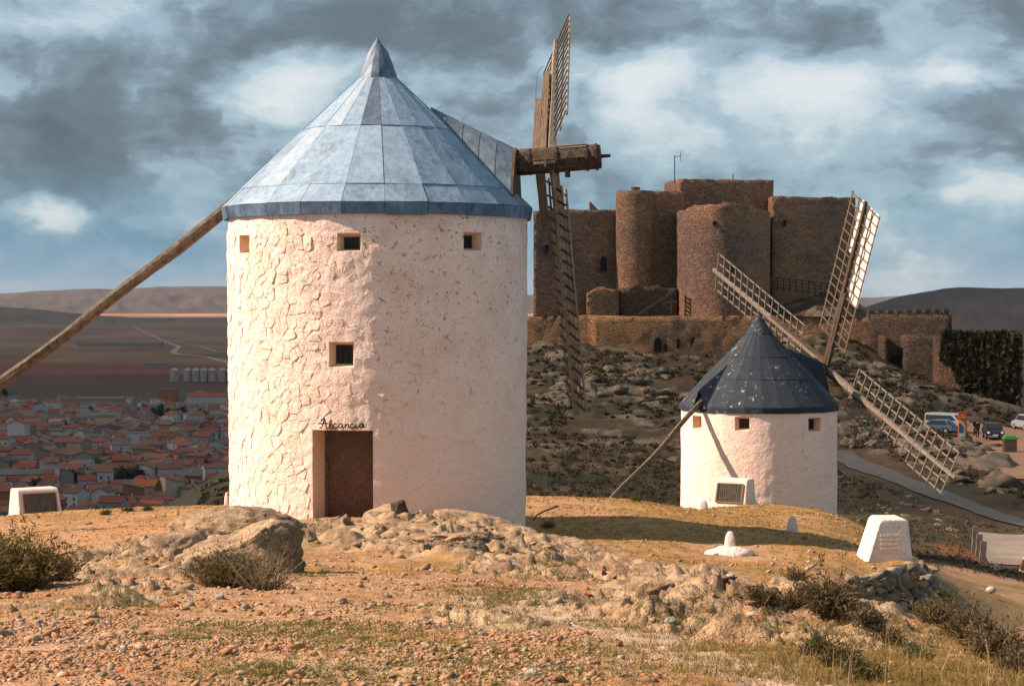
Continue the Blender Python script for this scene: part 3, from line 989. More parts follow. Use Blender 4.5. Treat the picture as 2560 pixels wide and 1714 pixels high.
class Tower:
    def __init__(self, cx, cy, r_bot, r_top, z_bot, z_top, rpx, cpx, amp, seed):
        self.c = Vector((cx, cy, 0))
        self.rb, self.rt, self.zb, self.zt = r_bot, r_top, z_bot, z_top
        v = Vector((-cx, -cy, 0)).normalized()
        self.th = math.atan2(v.y, v.x)
        self.rpx, self.cpx = rpx, cpx
        self.amp, self.seed = amp, seed

    def rad(self, ph, z):
        t = np.clip((np.asarray(z, float) - self.zb) / (self.zt - self.zb), 0, 1)
        r = self.rb + (self.rt - self.rb) * t
        s = np.asarray(ph) * self.rt
        return r + self.amp * (.9 * fbm(s * .9, z * .9, self.seed, 3) + .55 * fbm(s * 3.4, z * 3.8, self.seed + 4, 4))

    def pt(self, ph, z, dr=0.0):
        r = float(self.rad(ph, z)) + dr
        a = self.th + ph
        return Vector((self.c.x + r * math.cos(a), self.c.y + r * math.sin(a), float(z)))

    def phi(self, px):
        return math.asin(max(-1, min(1, (px - self.cpx) / self.rpx)))

    def zpy(self, ph, py):
        Y = self.c.y - self.rt * math.cos(ph)
        return P(CX, py, Y).z

    def wall(self, parent, openings, mat, step=0.06):
        ph = list(np.linspace(-math.pi, math.pi, int(2 * math.pi * self.rt / step)))
        zs = list(np.linspace(self.zb, self.zt, int((self.zt - self.zb) / step)))
        for (a, b, z0, z1) in openings:
            ph = [p for p in ph if min(abs(p - a), abs(p - b)) > .35 * step / self.rt] + [a, b]
            zs = [z for z in zs if min(abs(z - z0), abs(z - z1)) > .35 * step] + [z0, z1]
        ph, zs = np.array(sorted(ph)), np.array(sorted(zs))
        PHI, Z = np.meshgrid(ph, zs, indexing='ij')
        R = self.rad(PHI, Z)
        A = PHI + self.th
        V = np.column_stack([(self.c.x + R * np.cos(A)).ravel(), (self.c.y + R * np.sin(A)).ravel(), Z.ravel()])
        n, m = len(ph), len(zs)
        keep = np.ones((n - 1, m - 1), bool)
        pc, zc = (ph[1:] + ph[:-1]) / 2, (zs[1:] + zs[:-1]) / 2
        for (a, b, z0, z1) in openings:
            keep &= ~(((pc > a) & (pc < b))[:, None] & ((zc > z0) & (zc < z1))[None])
        I, J = np.nonzero(keep)
        q = np.column_stack([I * m + J, (I + 1) * m + J, (I + 1) * m + J + 1, I * m + J + 1])
        return mesh_np("wall", V, q, mat, parent, smooth=True)

    def opening(self, parent, o, depth, ins, name, mat_rev, mat_pane, bars=0):
        a, b, z0, z1 = o
        pc = (a + b) / 2
        ang = self.th + pc
        n = Vector((math.cos(ang), math.sin(ang), 0))
        t = Vector((-n.y, n.x, 0))
        segs = 8
        loop = [(a + (b - a) * k / segs, z0) for k in range(segs)] + [(b, z0 + (z1 - z0) * k / segs) for k in range(segs)] + \
               [(b + (a - b) * k / segs, z1) for k in range(segs)] + [(a, z1 + (z0 - z1) * k / segs) for k in range(segs)]
        il, ir, ib, it = ins
        W = (b - a) * self.rt
        outer, inner = [], []
        base = self.pt(pc, (z0 + z1) / 2)
        for (p, z) in loop:
            outer.append(self.pt(p, z))
            u, w = (p - a) / (b - a), (z - z0) / (z1 - z0)
            x = -W / 2 + il + (W - il - ir) * u
            zz = z0 + ib + (z1 - z0 - ib - it) * w
            q = base - n * depth + t * x
            inner.append(Vector((q.x, q.y, zz)))
        mb = MB()
        k = len(loop)
        mb.v = [tuple(v) for v in outer] + [tuple(v) for v in inner]
        mb.f = [(i, (i + 1) % k, k + (i + 1) % k, k + i) for i in range(k)]
        win = mb.build(name, mat_rev, parent)
        x0, x1, w0, w1 = -W / 2 + il, W / 2 - ir, z0 + ib, z1 - it
        c = base - n * (depth - .005)

        def q(x, z, d=0.0):
            v = c + t * x + n * d
            return Vector((v.x, v.y, z))
        mb = MB()
        mb.hexa([q(x0 - .02, w0 - .02, -.05), q(x1 + .02, w0 - .02, -.05), q(x1 + .02, w1 + .02, -.05), q(x0 - .02, w1 + .02, -.05)],
                [q(x0 - .02, w0 - .02), q(x1 + .02, w0 - .02), q(x1 + .02, w1 + .02), q(x0 - .02, w1 + .02)])
        mb.build("leaf" if name == "door" else "pane", mat_pane, win)
        if name != "door":
            fr = MB()
            for (p0, p1) in ((q(x0, w0, .01), q(x1, w0, .01)), (q(x1, w0, .012), q(x1, w1, .012)), (q(x1, w1, .01), q(x0, w1, .01)), (q(x0, w1, .012), q(x0, w0, .012))):
                fr.beam(p0, p1, .035, .03, n)
            fr.build("frame", M['wood_dark'], win)
        for i in range(bars):
            x = x0 + (x1 - x0) * (i + 1) / (bars + 1)
            mb = MB()
            mb.tube([q(x, w0, .04), q(x + .01, w1, .04)], .009, 6)
            mb.build("bar", M['iron'], win)
        return win, q, (x0, x1, w0, w1)


def clip_poly(poly, nx, ny, c):
    out = []
    for i in range(len(poly)):
        a, b = poly[i], poly[(i + 1) % len(poly)]
        da, db = nx * a[0] + ny * a[1] - c, nx * b[0] + ny * b[1] - c
        if da <= 0:
            out.append(a)
        if da * db < 0:
            t = da / (da - db)
            out.append((a[0] + (b[0] - a[0]) * t, a[1] + (b[1] - a[1]) * t))
    return out


def roof_panels(parent, c, prof, n, a0, mats, under):
    """sheet-metal cone: one object per sheet, tier by tier"""
    mb = MB()
    mb.lathe([(r - .035, z - .02) for r, z in prof], n, c.x, c.y, a0, cap=False)
    mb.build("roof_deck", under, parent)
    gap = .0035
    for k in range(len(prof) - 1):
        (r0, z0), (r1, z1) = prof[k], prof[k + 1]
        for m in range(n):
            aa, ab = a0 + 2 * math.pi * m / n, a0 + 2 * math.pi * (m + 1) / n
            o0, o1 = random.uniform(-.006, .010), random.uniform(-.006, .010)

            def pt(r, z, a, other, d):
                p = Vector((c.x + r * math.cos(a), c.y + r * math.sin(a), z))
                q = Vector((c.x + r * math.cos(other), c.y + r * math.sin(other), z))
                g = (q - p)
                if g.length > 1e-5:
                    p = p + g.normalized() * min(gap, g.length * .3)
                nrm = Vector((math.cos((a + other) / 2), math.sin((a + other) / 2), .8)).normalized()
                return p + nrm * d
            lo = .03 if k > 0 else 0.0
            zz0 = z0 - lo * .7
            rr0 = r0 + lo
            top = [pt(rr0, zz0, aa, ab, .012 + o0), pt(rr0, zz0, ab, aa, .012 + o1), pt(r1, z1, ab, aa, .004 + o1), pt(r1, z1, aa, ab, .004 + o0)]
            bot = [pt(rr0, zz0, aa, ab, -.006), pt(rr0, zz0, ab, aa, -.006), pt(r1, z1, ab, aa, -.014), pt(r1, z1, aa, ab, -.014)]
            b = MB()
            b.hexa(bot, top)
            mt = mats(k, (aa + ab) / 2)
            b.build("roof_sheet", mt, parent)


def sail(parent, hub, u, r, a, L, l0, hw, step, mat, mat_r, wid, rails, taper=.6, cloth=None, off=0.0, th=.036):
    """one sail: tapered whip with a lattice of rungs and long rails"""
    u, r, a = Vector(u).normalized(), Vector(r).normalized(), Vector(a).normalized()
    hub = hub + a * off
    mb = MB()
    N = 7
    rings = []
    for k in range(N):
        t = k / (N - 1)
        w = wid * (1 - (1 - taper) * t)
        p = hub + u * (L * t - .25) + r * random.uniform(-.012, .012) + a * random.uniform(-.012, .012)
        rings.append([p + r * x * w + a * y * w for x, y in ((-.5, -.5), (.5, -.5), (.5, .5), (-.5, .5))])
    for k in range(N):
        mb.v += [tuple(p) for p in rings[k]]
    for k in range(N - 1):
        for m in range(4):
            q = (m + 1) % 4
            mb.f.append((k * 4 + m, k * 4 + q, k * 4 + 4 + q, k * 4 + 4 + m))
    mb.f += [(3, 2, 1, 0), tuple(4 * (N - 1) + m for m in range(4))]
    s = mb.build("sail", mat, parent)
    n = int((L - l0 - .1) / step)
    for k in range(n + 1):
        p = hub + u * (l0 + k * step + random.uniform(-.02, .02) - .25)
        tl = u * random.uniform(-.03, .03)
        beam_obj("rung", s, p - r * (hw + .06) - tl, p + r * (hw + .06) + tl, th, th * 1.15, a, mat_r)
    for x in rails:
        beam_obj("rail", s, hub + u * (l0 - .35) + r * x * hw + a * .045, hub + u * (l0 + n * step - .18) + r * x * hw + a * .045, .06, .04, a, M['sail_wood'] if th < .037 and L < 7 else mat_r)  # near mill's rails take the wood with sunlight in its tone
    if cloth:
        for (x0, x1, t0, t1) in cloth:
            K, J = 14, 4
            V, Fq = [], []
            for i in range(K + 1):
                for j in range(J + 1):
                    t = l0 + (n * step) * (t0 + (t1 - t0) * i / K) - .25
                    x = (x0 + (x1 - x0) * j / J) * hw
                    sag = .04 * math.sin(math.pi * j / J) * math.sin(i * 1.9)
                    V.append(hub + u * t + r * x + a * (.10 + sag))
            for i in range(K):
                for j in range(J):
                    Fq.append((i * (J + 1) + j, i * (J + 1) + j + 1, (i + 1) * (J + 1) + j + 1, (i + 1) * (J + 1) + j))
            mesh_np("sail_cloth", np.array([tuple(v) for v in V]), np.array(Fq), M['cloth'], s, smooth=True)
    return s


def hood(parent, c, ah, cone_z, r0, r1, zr0, zr1, w1, mats, n_st=5, nm="hood_sheet"):
    """gabled cover over the axle, running out of the cone"""
    ah = Vector(ah).normalized()
    sd = Vector((-ah.y, ah.x, 0))
    st = []
    for i in range(n_st):
        t = i / (n_st - 1)
        r = r0 + (r1 - r0) * t
        w = .08 + (w1 - .08) * t ** .9
        zr = zr0 + (zr1 - zr0) * t
        zc = cone_z(math.hypot(r, w)) - .08
        prof = []
        for j in range(5):
            k = j / 4
            x = w * (k ** .8)
            z = zr + (zc - zr) * (k ** 1.7)
            prof.append((x, z))
        st.append((r, prof))
    for side in (-1, 1):
        for i in range(n_st - 1):
            b = MB()
            for j in range(4):
                q = []
                for (ri, pj) in ((i, j), (i + 1, j), (i + 1, j + 1), (i, j + 1)):
                    r, prof = st[ri]
                    rr = r - (.008 if ri == i + 1 else -.008)
                    x, z = prof[pj]
                    q.append(Vector((c.x, c.y, 0)) + ah * rr + sd * side * x + Vector((0, 0, z)))
                inn = [p - Vector((0, 0, .015)) - sd * side * .01 for p in q]
                b.hexa(inn, q)
            b.build(nm, mats(i), parent)
    r, prof = st[-1]
    b = MB()
    ring = [(-x, z) for x, z in prof[::-1]] + [(x, z) for x, z in prof[1:]]
    f0 = [Vector((c.x, c.y, 0)) + ah * (r - .02) + sd * x * 1.02 + Vector((0, 0, z + .015)) for x, z in ring]
    f1 = [p + ah * .06 for p in f0]
    b.hexa(f0, f1)
    b.build("hood_front", M['wood_dark'], parent)
    return sd


# ------------------------------------------------ near mill
M1C = Vector(((946 - CX) / F_PX * 46, 46, 0))
T1 = Tower(M1C.x, 46, 3.37, 3.43, -.9, 7.10, 374, 946, .022, 5.0)
mill = empty("windmill", (M1C.x, 46, float(gz(M1C.x, 46))), "large whitewashed stone windmill with blue-grey zinc cone roof and wooden sails", "windmill")


def op(T, x0, x1, y0, y1):
    a, b = T.phi(x0), T.phi(x1)
    c = (a + b) / 2
    return (a, b, T.zpy(c, y1), T.zpy(c, y0))


w_door = op(T1, 790, 933, 1075, 1312)
wins1 = [(op(T1, 611, 639, 589, 633), .36, (.06, .06, .05, .05), 0), (op(T1, 850, 906, 582, 628), .34, (.10, .10, .055, .085), 0),
         (op(T1, 1147, 1191, 580, 626), .30, (.07, .07, .06, .07), 0), (op(T1, 830, 889, 854, 918), .30, (.10, .10, .075, .075), 2)]
T1.wall(mill, [w_door] + [w[0] for w in wins1], M['wash'], .055)


def door_mat():
    m, t, b = new_mat("scratched_door_paint")
    p = pos(t)
    q = t.vmath('MULTIPLY', p, (1, 1, 1))
    n = t.noise(q, 3.0, 5, 0.6)
    scr = t.maprange(t.noise(t.vmath('MULTIPLY', p, (22, 22, 14)), 1.4, 6, 0.78), 0.52, 0.64, 0, .85)
    blot = t.maprange(t.noise(p, 5.0, 5, 0.7), 0.57, 0.65, 0, .55)
    sx = t.add('ShaderNodeSeparateXYZ')
    t.inp(sx, 0, p)
    c = t.ramp(n, [(.3, (.10, .042, .028)), (.5, (.14, .056, .036)), (.7, (.19, .075, .046))])
    worn = t.maprange(sx.outputs['Z'], .7, 2.1, 0.05, .8)
    c = t.mix(worn, c, (.11, .078, .06))
    c = t.mix(scr, c, (.22, .185, .16))
    c = t.mix(blot, c, (.22, .18, .155))
    t.inp(b, 'Base Color', c)
    b.inputs['Roughness'].default_value = .65
    bump(t, b, scr, .3, .01)
    return m


M['door'] = door_mat()
dwin, dq, (dx0, dx1, dz0, dz1) = T1.opening(mill, w_door, .78, (.12, .05, .0, .06), "door", M['reveal'], M['door'])
hb = MB()
hb.tube([dq(dx1 - .12, dz0 + 1.02, .02), dq(dx1 - .12, dz0 + 1.02, .07)], .03, 8)
hb.build("handle", M['iron'], dwin)
fb = MB()
fb.beam(dq(dx0 + .02, dz0, .03), dq(dx0 + .02, dz1, .03), .06, .05, (0, 1, 0))
fb.build("door_post", M['wood'], dwin)
for (o, dpt, ins, bars) in wins1:
    T1.opening(mill, o, dpt, ins, "window", M['reveal'], M['pane'], bars)

# rubble stones showing through the limewash, one piece each
S0, S1 = -1.85 * 3.43, .30 * 3.43
sites = []
sx_ = .205
nx_, nz_ = int((S1 - S0) / sx_), int(7.7 / (sx_ * .80))
for i in range(nx_):
    for j in range(nz_):
        sites.append((S0 + sx_ * (i + .5 + .5 * (j % 2) + RNG.uniform(-.5, .5)), -.6 + sx_ * .80 * (j + .5 + RNG.uniform(-.5, .5))))
sites = [s for s in sites if RNG.random() > .34]
sa = np.array(sites)
stones = []
for (s, z) in sites:
    d = np.hypot(sa[:, 0] - s, sa[:, 1] - z)
    nb = sa[np.argsort(d)[1:16]]
    poly = [(s - .5, z - .5), (s + .5, z - .5), (s + .5, z + .5), (s - .5, z + .5)]
    for (a, b) in nb:
        nx, ny = a - s, b - z
        poly = clip_poly(poly, nx, ny, (nx * (a + s) + ny * (b + z)) / 2)
        if len(poly) < 3:
            break
    if len(poly) < 3:
        continue
    ok = min(p[1] for p in poly) > -.7 and max(p[1] for p in poly) < 7.0
    for (a, b, z0, z1) in [w_door] + [w[0] for w in wins1]:
        mg = .05
        if max(p[0] for p in poly) / 3.43 > a - mg / 3.43 and min(p[0] for p in poly) / 3.43 < b + mg / 3.43 and max(p[1] for p in poly) > z0 - mg and min(p[1] for p in poly) < z1 + mg:
            ok = False
    if not ok:
        continue
    fade = 1 - float(sstep(-.75 * 3.43, .05 * 3.43, s))
    if RNG.random() > .35 + .75 * fade:
        continue
    stones.append((s, z, poly, fade))


def stone_mesh(mb, T, s, z, poly, h, gap):
    cx = sum(p[0] for p in poly) / len(poly)
    cz = sum(p[1] for p in poly) / len(poly)
    pl = []
    for i in range(len(poly)):          # corner cutting
        a, b = poly[i], poly[(i + 1) % len(poly)]
        pl += [(a[0] * .9 + b[0] * .1, a[1] * .9 + b[1] * .1), (a[0] * .14 + b[0] * .86, a[1] * .14 + b[1] * .86)]
    pl = [(p[0] + random.uniform(-.008, .008), p[1] + random.uniform(-.008, .008)) for p in pl]

    tx, ty = random.uniform(-.07, .07), random.uniform(-.07, .07)
    q = np.array(pl)
    dxy = np.array([[cx, cz]]) - q
    L = np.hypot(dxy[:, 0], dxy[:, 1]) + 1e-6
    ph, zz, dr = [], [], []
    for (g, e) in ((gap, -.03), (gap + .004, h * .72), (gap + .022, h)):
        w = q + dxy * np.minimum(g / L, .6)[:, None]
        ph.append(w[:, 0] / T.rt)
        zz.append(w[:, 1])
        dr.append(e + tx * (q[:, 0] - cx) + ty * (q[:, 1] - cz))
    ph = np.append(np.concatenate(ph), cx / T.rt)
    zz = np.append(np.concatenate(zz), cz)
    r = T.rad(ph, zz) + np.append(np.concatenate(dr), h * 1.02)
    pts = np.column_stack([T.c.x + r * np.cos(T.th + ph), T.c.y + r * np.sin(T.th + ph), zz])
    i = len(mb.v)
    n = len(pl)
    mb.v += [tuple(p) for p in pts.tolist()]
    for k in range(n):
        j = (k + 1) % n
        mb.f.append((i + k, i + j, i + n + j, i + n + k))
        mb.f.append((i + n + k, i + n + j, i + 2 * n + j, i + 2 * n + k))
        mb.f.append((i + 2 * n + k, i + 2 * n + j, i + 3 * n))


def vis_size(st):
    s, z, poly, fade = st
    xs = [p[0] for p in poly]
    zs = [p[1] for p in poly]
    ph = s / 3.43
    return (max(xs) - min(xs)) * (max(zs) - min(zs)) * max(math.cos(ph), 0) * (.4 + fade)


stones.sort(key=vis_size, reverse=True)
rest = MB()
for k, (s, z, poly, fade) in enumerate(stones):
    h = (.004 + .010 * fade) * random.uniform(.2, 1.8)
    if k < 298:
        mb = MB()
        stone_mesh(mb, T1, s, z, poly, h, random.uniform(.001, .009))
        mb.build("stone", M['wash'], mill)
    else:
        stone_mesh(rest, T1, s, z, poly, h, random.uniform(.001, .009))
o = rest.build("small_stones", M['wash'], mill)
o["kind"] = "stuff"

# iron lettering over the door
LET = [[(250, 202), (262, 190), (282, 196), (300, 197), (330, 194), (358, 192), (372, 200)],
       [(283, 172), (290, 150), (312, 136), (326, 134), (318, 165), (303, 205), (290, 245), (278, 254), (264, 246)],
       [(326, 134), (334, 165), (343, 215), (352, 246), (364, 256), (378, 246), (400, 214), (413, 176), (408, 154), (396, 156), (389, 190), (386, 232), (394, 262), (412, 258), (430, 236)],
       [(468, 208), (452, 198), (436, 212), (431, 236), (442, 256), (462, 257), (482, 244), (497, 228)],
       [(537, 206), (518, 197), (501, 212), (497, 238), (510, 254), (528, 246), (540, 204), (541, 236), (552, 252), (568, 244)],
       [(572, 204), (576, 225), (577, 252), (584, 222), (600, 204), (612, 210), (615, 235), (622, 251), (636, 240)],
       [(672, 207), (656, 198), (641, 211), (636, 235), (647, 254), (666, 255), (684, 240), (694, 222)],
       [(700, 204), (699, 232), (706, 250), (722, 248), (738, 232)],
       [(786, 203), (766, 195), (749, 210), (744, 234), (757, 251), (775, 245), (789, 203), (790, 232), (798, 246), (810, 242)]]
lt = MB()
for stroke in LET:
    sm = []
    for i in range(len(stroke)):
        p0, p1, p2, p3 = (stroke[max(i - 1, 0)], stroke[i], stroke[min(i + 1, len(stroke) - 1)], stroke[min(i + 2, len(stroke) - 1)])
        for k in range(4 if i < len(stroke) - 1 else 1):
            t = k / 4
            sm.append(tuple(.5 * ((2 * p1[d]) + (-p0[d] + p2[d]) * t + (2 * p0[d] - 5 * p1[d] + 4 * p2[d] - p3[d]) * t * t + (-p0[d] + 3 * p1[d] - 3 * p2[d] + p3[d]) * t ** 3) for d in (0, 1)))
    pts = []
    for (x, y) in sm:
        px, py = 760 + x / 5.227, 1020 + y / 5.227
        ph = T1.phi(px)
        pts.append(T1.pt(ph, T1.zpy(ph, py), .075))
    lt.tube(pts, .015, 6)
lo_ = lt.build("lettering", M['iron'], mill)
lo_["label"] = "dark iron script lettering above the door"

PROF1 = [(3.55, 7.335), (3.12, 7.76), (1.71, 9.13), (.405, 10.36)]


def cone1_z(r):
    return float(np.interp(r, [p[0] for p in PROF1[::-1]], [p[1] for p in PROF1[::-1]]))


A0 = T1.th + .04
SHEETS = {}
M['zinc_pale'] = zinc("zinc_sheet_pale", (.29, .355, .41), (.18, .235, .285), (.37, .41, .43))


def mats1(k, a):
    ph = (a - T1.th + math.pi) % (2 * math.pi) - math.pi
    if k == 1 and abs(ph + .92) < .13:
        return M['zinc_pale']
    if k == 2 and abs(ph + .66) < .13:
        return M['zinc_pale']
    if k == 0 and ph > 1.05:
        return M['zinc_dark']  # sheets turned from the sun: shade painted in as darker zinc
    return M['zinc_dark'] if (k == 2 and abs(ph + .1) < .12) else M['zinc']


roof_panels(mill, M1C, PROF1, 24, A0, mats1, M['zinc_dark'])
for m_ in range(24):                                     # vertical rim sheets
    aa, ab = A0 + 2 * math.pi * m_ / 24, A0 + 2 * math.pi * (m_ + 1) / 24
    b = MB()

    def rp(r, a, z, oth):
        p = Vector((M1C.x + r * math.cos(a), 46 + r * math.sin(a), z))
        q = Vector((M1C.x + r * math.cos(oth), 46 + r * math.sin(oth), z))
        return p + (q - p).normalized() * .006
    jz = random.uniform(-.018, .018)
    b.hexa([rp(3.53, aa, 7.07 + jz, ab), rp(3.53, ab, 7.07 + jz, aa), rp(3.49, ab, 7.08, aa), rp(3.49, aa, 7.08, ab)],
           [rp(3.575, aa, 7.33, ab), rp(3.575, ab, 7.33, aa), rp(3.49, ab, 7.34, aa), rp(3.49, aa, 7.34, ab)])
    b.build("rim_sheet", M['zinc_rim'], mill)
b = MB()
b.lathe([(3.50, 7.09), (3.30, 7.09)], 24, M1C.x, 46, A0, cap=False)
b.build("eave", M['wood_dark'], mill)
b = MB()                                                 # beaten, dented finial cone
pr = [(.47, 10.30), (.44, 10.42), (.33, 10.68), (.22, 10.93), (.09, 11.13), (.012, 11.25)]
b.lathe(pr, 16, M1C.x, 46, A0)
b.v = [(x + .03 * (pn(x * 4, y * 4, z * 4)), y + .03 * pn(x * 4 + 9, y * 4, z * 4), z) for x, y, z in b.v]
b.v = [tuple(float(q) for q in v) for v in b.v]
b.build("finial", M['zinc_dark'], mill)

G1, T_1 = math.radians(-5.9), math.radians(4.0)
a1 = Vector((math.cos(G1) * math.cos(T_1), math.sin(G1) * math.cos(T_1), math.sin(T_1)))
ah1 = Vector((math.cos(G1), math.sin(G1), 0))
hood(mill, M1C, ah1, cone1_z, 1.22, 3.17, 9.66, 8.70, 1.02, lambda i: M['zinc_dark'], 6)
HUB1 = Vector((M1C.x, 46, 0)) + ah1 * 3.93
HUB1.z = P(CX, 401, HUB1.y).z


def ax1(r):
    return HUB1 + a1 * (r - 3.93)


sh = MB()
sh.tube([ax1(2.5), ax1(3.18), ax1(3.3), ax1(4.0), ax1(4.9), ax1(5.12)], [.26, .27, .30, .295, .285, .27], 8, .03)
axle = sh.build("axle", M['axle'], mill)
for r in (3.50, 4.12, 4.80, 5.02):
    b = MB()
    b.tube([ax1(r - .03), ax1(r + .03)], .315, 10, .01)
    b.build("iron_band", M['iron'], axle)
b = MB()
b.tube([ax1(5.1), ax1(5.34)], [.045, .035], 8)
b.build("pintle", M['iron'], axle)
b = MB()
b.beam(ax1(4.20) + Vector((0, -.10, .262)), ax1(4.72) + Vector((0, -.10, .262)), .12, .05, (0, -.4, 1))
b.build("mortise_shade", M['shade'], axle)  # dark block on the axle paints the shade of the empty slot
for dy, dz in ((-.185, .225), (-.02, .285)):
    b = MB()
    b.beam(ax1(4.16) + Vector((0, dy, dz)), ax1(4.76) + Vector((0, dy, dz)), .04, .06, (0, -.4, 1))
    b.build("mortise_cheek", M['wood_pale'], axle)
b = MB()
b.beam(ax1(4.36) + Vector((0, -.05, -.2)), ax1(4.36) + Vector((0, -.05, -.42)), .12, .12, (1, 0, 0))
b.build("peg", M['wood_dark'], axle)
b = MB()
b.beam(ax1(3.58) + Vector((0, -.30, -.06)), ax1(4.07) + Vector((0, -.30, -.06)), .05, .06, (0, 0, 1))
b.beam(ax1(3.84) + Vector((0, -.34, .10)), ax1(3.84) + Vector((0, -.34, -.16)), .05, .05, (1, 0, 0))
b.build("clamp", M['wood_pale'], axle)
e1 = Vector((-math.sin(G1), math.cos(G1), 0))
e2 = Vector((-math.sin(T_1) * math.cos(G1), -math.sin(T_1) * math.sin(G1), math.cos(T_1)))


def disc(e1, e2, deg):
    s = math.radians(deg)
    return e1 * math.cos(s) + e2 * math.sin(s), -e1 * math.sin(s) + e2 * math.cos(s)


u_, t_ = disc(e1, e2, 38)
w_ = math.radians(26)
sail(mill, HUB1, u_, t_ * math.cos(w_) + a1 * math.sin(w_), a1 * math.cos(w_) - t_ * math.sin(w_), 5.6, 1.05, .88, .29, M['wood_pale'], M['wood'], .20, (1.0, .5, -.5, -1.0), .6, off=.06, th=.026)
for L_, ofs in ((2.55, -.30), (3.75, -.14)):
    beam_obj("stock", mill, ax1(3.93 + ofs) - u_ * .1, ax1(3.93 + ofs) + u_ * L_, .15, .17, e1, M['wood'])
u_, t_ = disc(e1, e2, -73)
w_ = math.radians(21)
sail(mill, HUB1, u_, t_ * math.cos(w_) - a1 * math.sin(w_), a1 * math.cos(w_) + t_ * math.sin(w_), 6.45, .9, .66, .29, M['sail_wood'], M['axle'], .18, (1.0, .52, -.52, -1.0), .7, off=.10)
beam_obj("stock", mill, ax1(3.93 - .22) - u_ * .1, ax1(3.93 - .22) + u_ * 1.85, .19, .2, e1, M['wood'])
b = MB()
b.tube([P(1357, 168, 49.2), P(1346, 178, 49.0), P(1341, 200, 48.7), P(1339, 262, 48.0), P(1340, 290, 47.6)], .006, 4)
b.build("wire", M['iron'], mill)

tp = []
rr = []
for k in range(15):
    t = k / 14
    px = 600 - t * 1050
    py = 527 + (557 - px) * .781 + 5 * math.sin(t * 7) + 3 * math.sin(t * 17)
    tp.append(P(px, py, 46.1 + t * 1.0))
    rr.append(.135 + .022 * math.sin(t * 9 + 1) * .6 + .02 * t)
b = MB()
b.tube(tp, rr, 10, .06)
b.build("tail_pole", M['pole'], mill)

# ------------------------------------------------ farther mill
M2C = Vector(((1897.5 - CX) / F_PX * 90, 90, 0))
T2 = Tower(M2C.x, 90, 3.50, 3.49, -8.2, .40, 194, 1897.5, .022, 35.0)
mill2 = empty("windmill", (M2C.x, 90, float(gz(M2C.x, 90))), "smaller distant whitewashed windmill with dark flaking cone roof and lattice sails", "windmill")
wins2 = [(op(T2, 1736, 1758, 1040, 1072), .45, (.08, .08, .06, .06)), (op(T2, 1840, 1875, 1042, 1077), .42, (.12, .06, .1, .1)), (op(T2, 2017, 2047, 1043, 1077), .40, (.08, .08, .07, .07))]
T2.wall(mill2, [w[0] for w in wins2], M['wash2'], .085)
for (o, dpt, ins) in wins2:
    T2.opening(mill2, o, dpt, ins, "window", M['reveal'], M['pane'])
PROF2 = [(3.555, .63), (2.48, 1.82), (1.53, 2.78), (.60, 3.80), (.27, 4.31)]


def cone2_z(r):
    return float(np.interp(r, [p[0] for p in PROF2[::-1]], [p[1] for p in PROF2[::-1]]))


A2 = T2.th + .05
roof_panels(mill2, M2C, PROF2, 28, A2, lambda k, a: M['slate'], M['slate'])
b = MB()
b.lathe([(3.50, .36), (3.575, .38), (3.58, .60), (3.54, .65)], 28, M2C.x, 90, A2, cap=False)
b.build("rim", M['slate'], mill2)
b = MB()
b.lathe([(.29, 4.26), (.2, 4.46), (.10, 4.62), (.01, 4.72)], 14, M2C.x, 90, A2)
b.build("finial", M['slate'], mill2)
B2, T_2 = math.radians(59.2), math.radians(12.1)
a2 = Vector((math.sin(B2) * math.cos(T_2), math.cos(B2) * math.cos(T_2), math.sin(T_2)))
ah2 = Vector((math.sin(B2), math.cos(B2), 0))
hood(mill2, M2C, ah2, cone2_z, 1.0, 3.35, 3.30, 2.62, .95, lambda i: M['slate'], 5)
HUB2 = Vector((M2C.x, 90, 0)) + ah2 * 3.9
HUB2.z = 2.22
sh = MB()
sh.tube([HUB2 - a2 * 1.4, HUB2 - a2 * .3, HUB2 + a2 * .5, HUB2 + a2 * .85], [.24, .27, .26, .22], 8, .04)
axle2 = sh.build("axle", M['wood_dark'], mill2)
e1 = Vector((math.cos(B2), -math.sin(B2), 0))
e2 = Vector((-math.sin(B2) * math.sin(T_2), -math.cos(B2) * math.sin(T_2), math.cos(T_2)))
for k, dg in enumerate((58.2, 148.2, -31.8, 238.2)):
    u_, t_ = disc(e1, e2, dg)
    w_ = math.radians(8)
    sail(mill2, HUB2, u_, t_ * math.cos(w_) + a2 * math.sin(w_), a2 * math.cos(w_) - t_ * math.sin(w_), 9.1, 2.2 if k else 1.9, 1.08, .47, M['wood_dark'] if k == 0 else M['wood_pale'],
         M['wood_pale'] if k != 0 else M['wood'], .22, (1.0, .5, -.5, -1.0), .6, [(-.02, -1.0, .32, 1.0), (.02, .48, .62, 1.0)] if k == 0 else None, off=.1 if k % 2 else -.1)
    beam_obj("stock", mill2, HUB2 + a2 * (.1 if k % 2 else -.1) - t_ * .14, HUB2 + a2 * (.1 if k % 2 else -.1) - t_ * .14 + u_ * 4.2, .15, .2, a2, M['wood_dark'])
tdir = -ah2
p0 = Vector((M2C.x, 90, 0)) + Vector((-.80, -.60, 0)) * 2.7
p0.z = .75
p1 = P(1760, 1010, 87.6)
p1 = Vector((M2C.x, 90, 0)) + Vector((-.80, -.60, 0)) * 3.62
p1.z = P(CX, 1010, p1.y).z
pe = P(1528, 1246, 83.6)
pts = [p0 + Vector((0, 0, .3)), p1]
for k in range(1, 11):
    t = k / 8
    q = p1.lerp(pe, t)
    q.z -= .10 * math.sin(min(t, 1) * math.pi) * (1 if t < 1 else 0) * .8 - .05 * math.sin(t * 9)
    pts.append(q)
b = MB()
b.tube(pts, [.13, .13] + [.125 - .003 * k for k in range(10)], 8, .08)
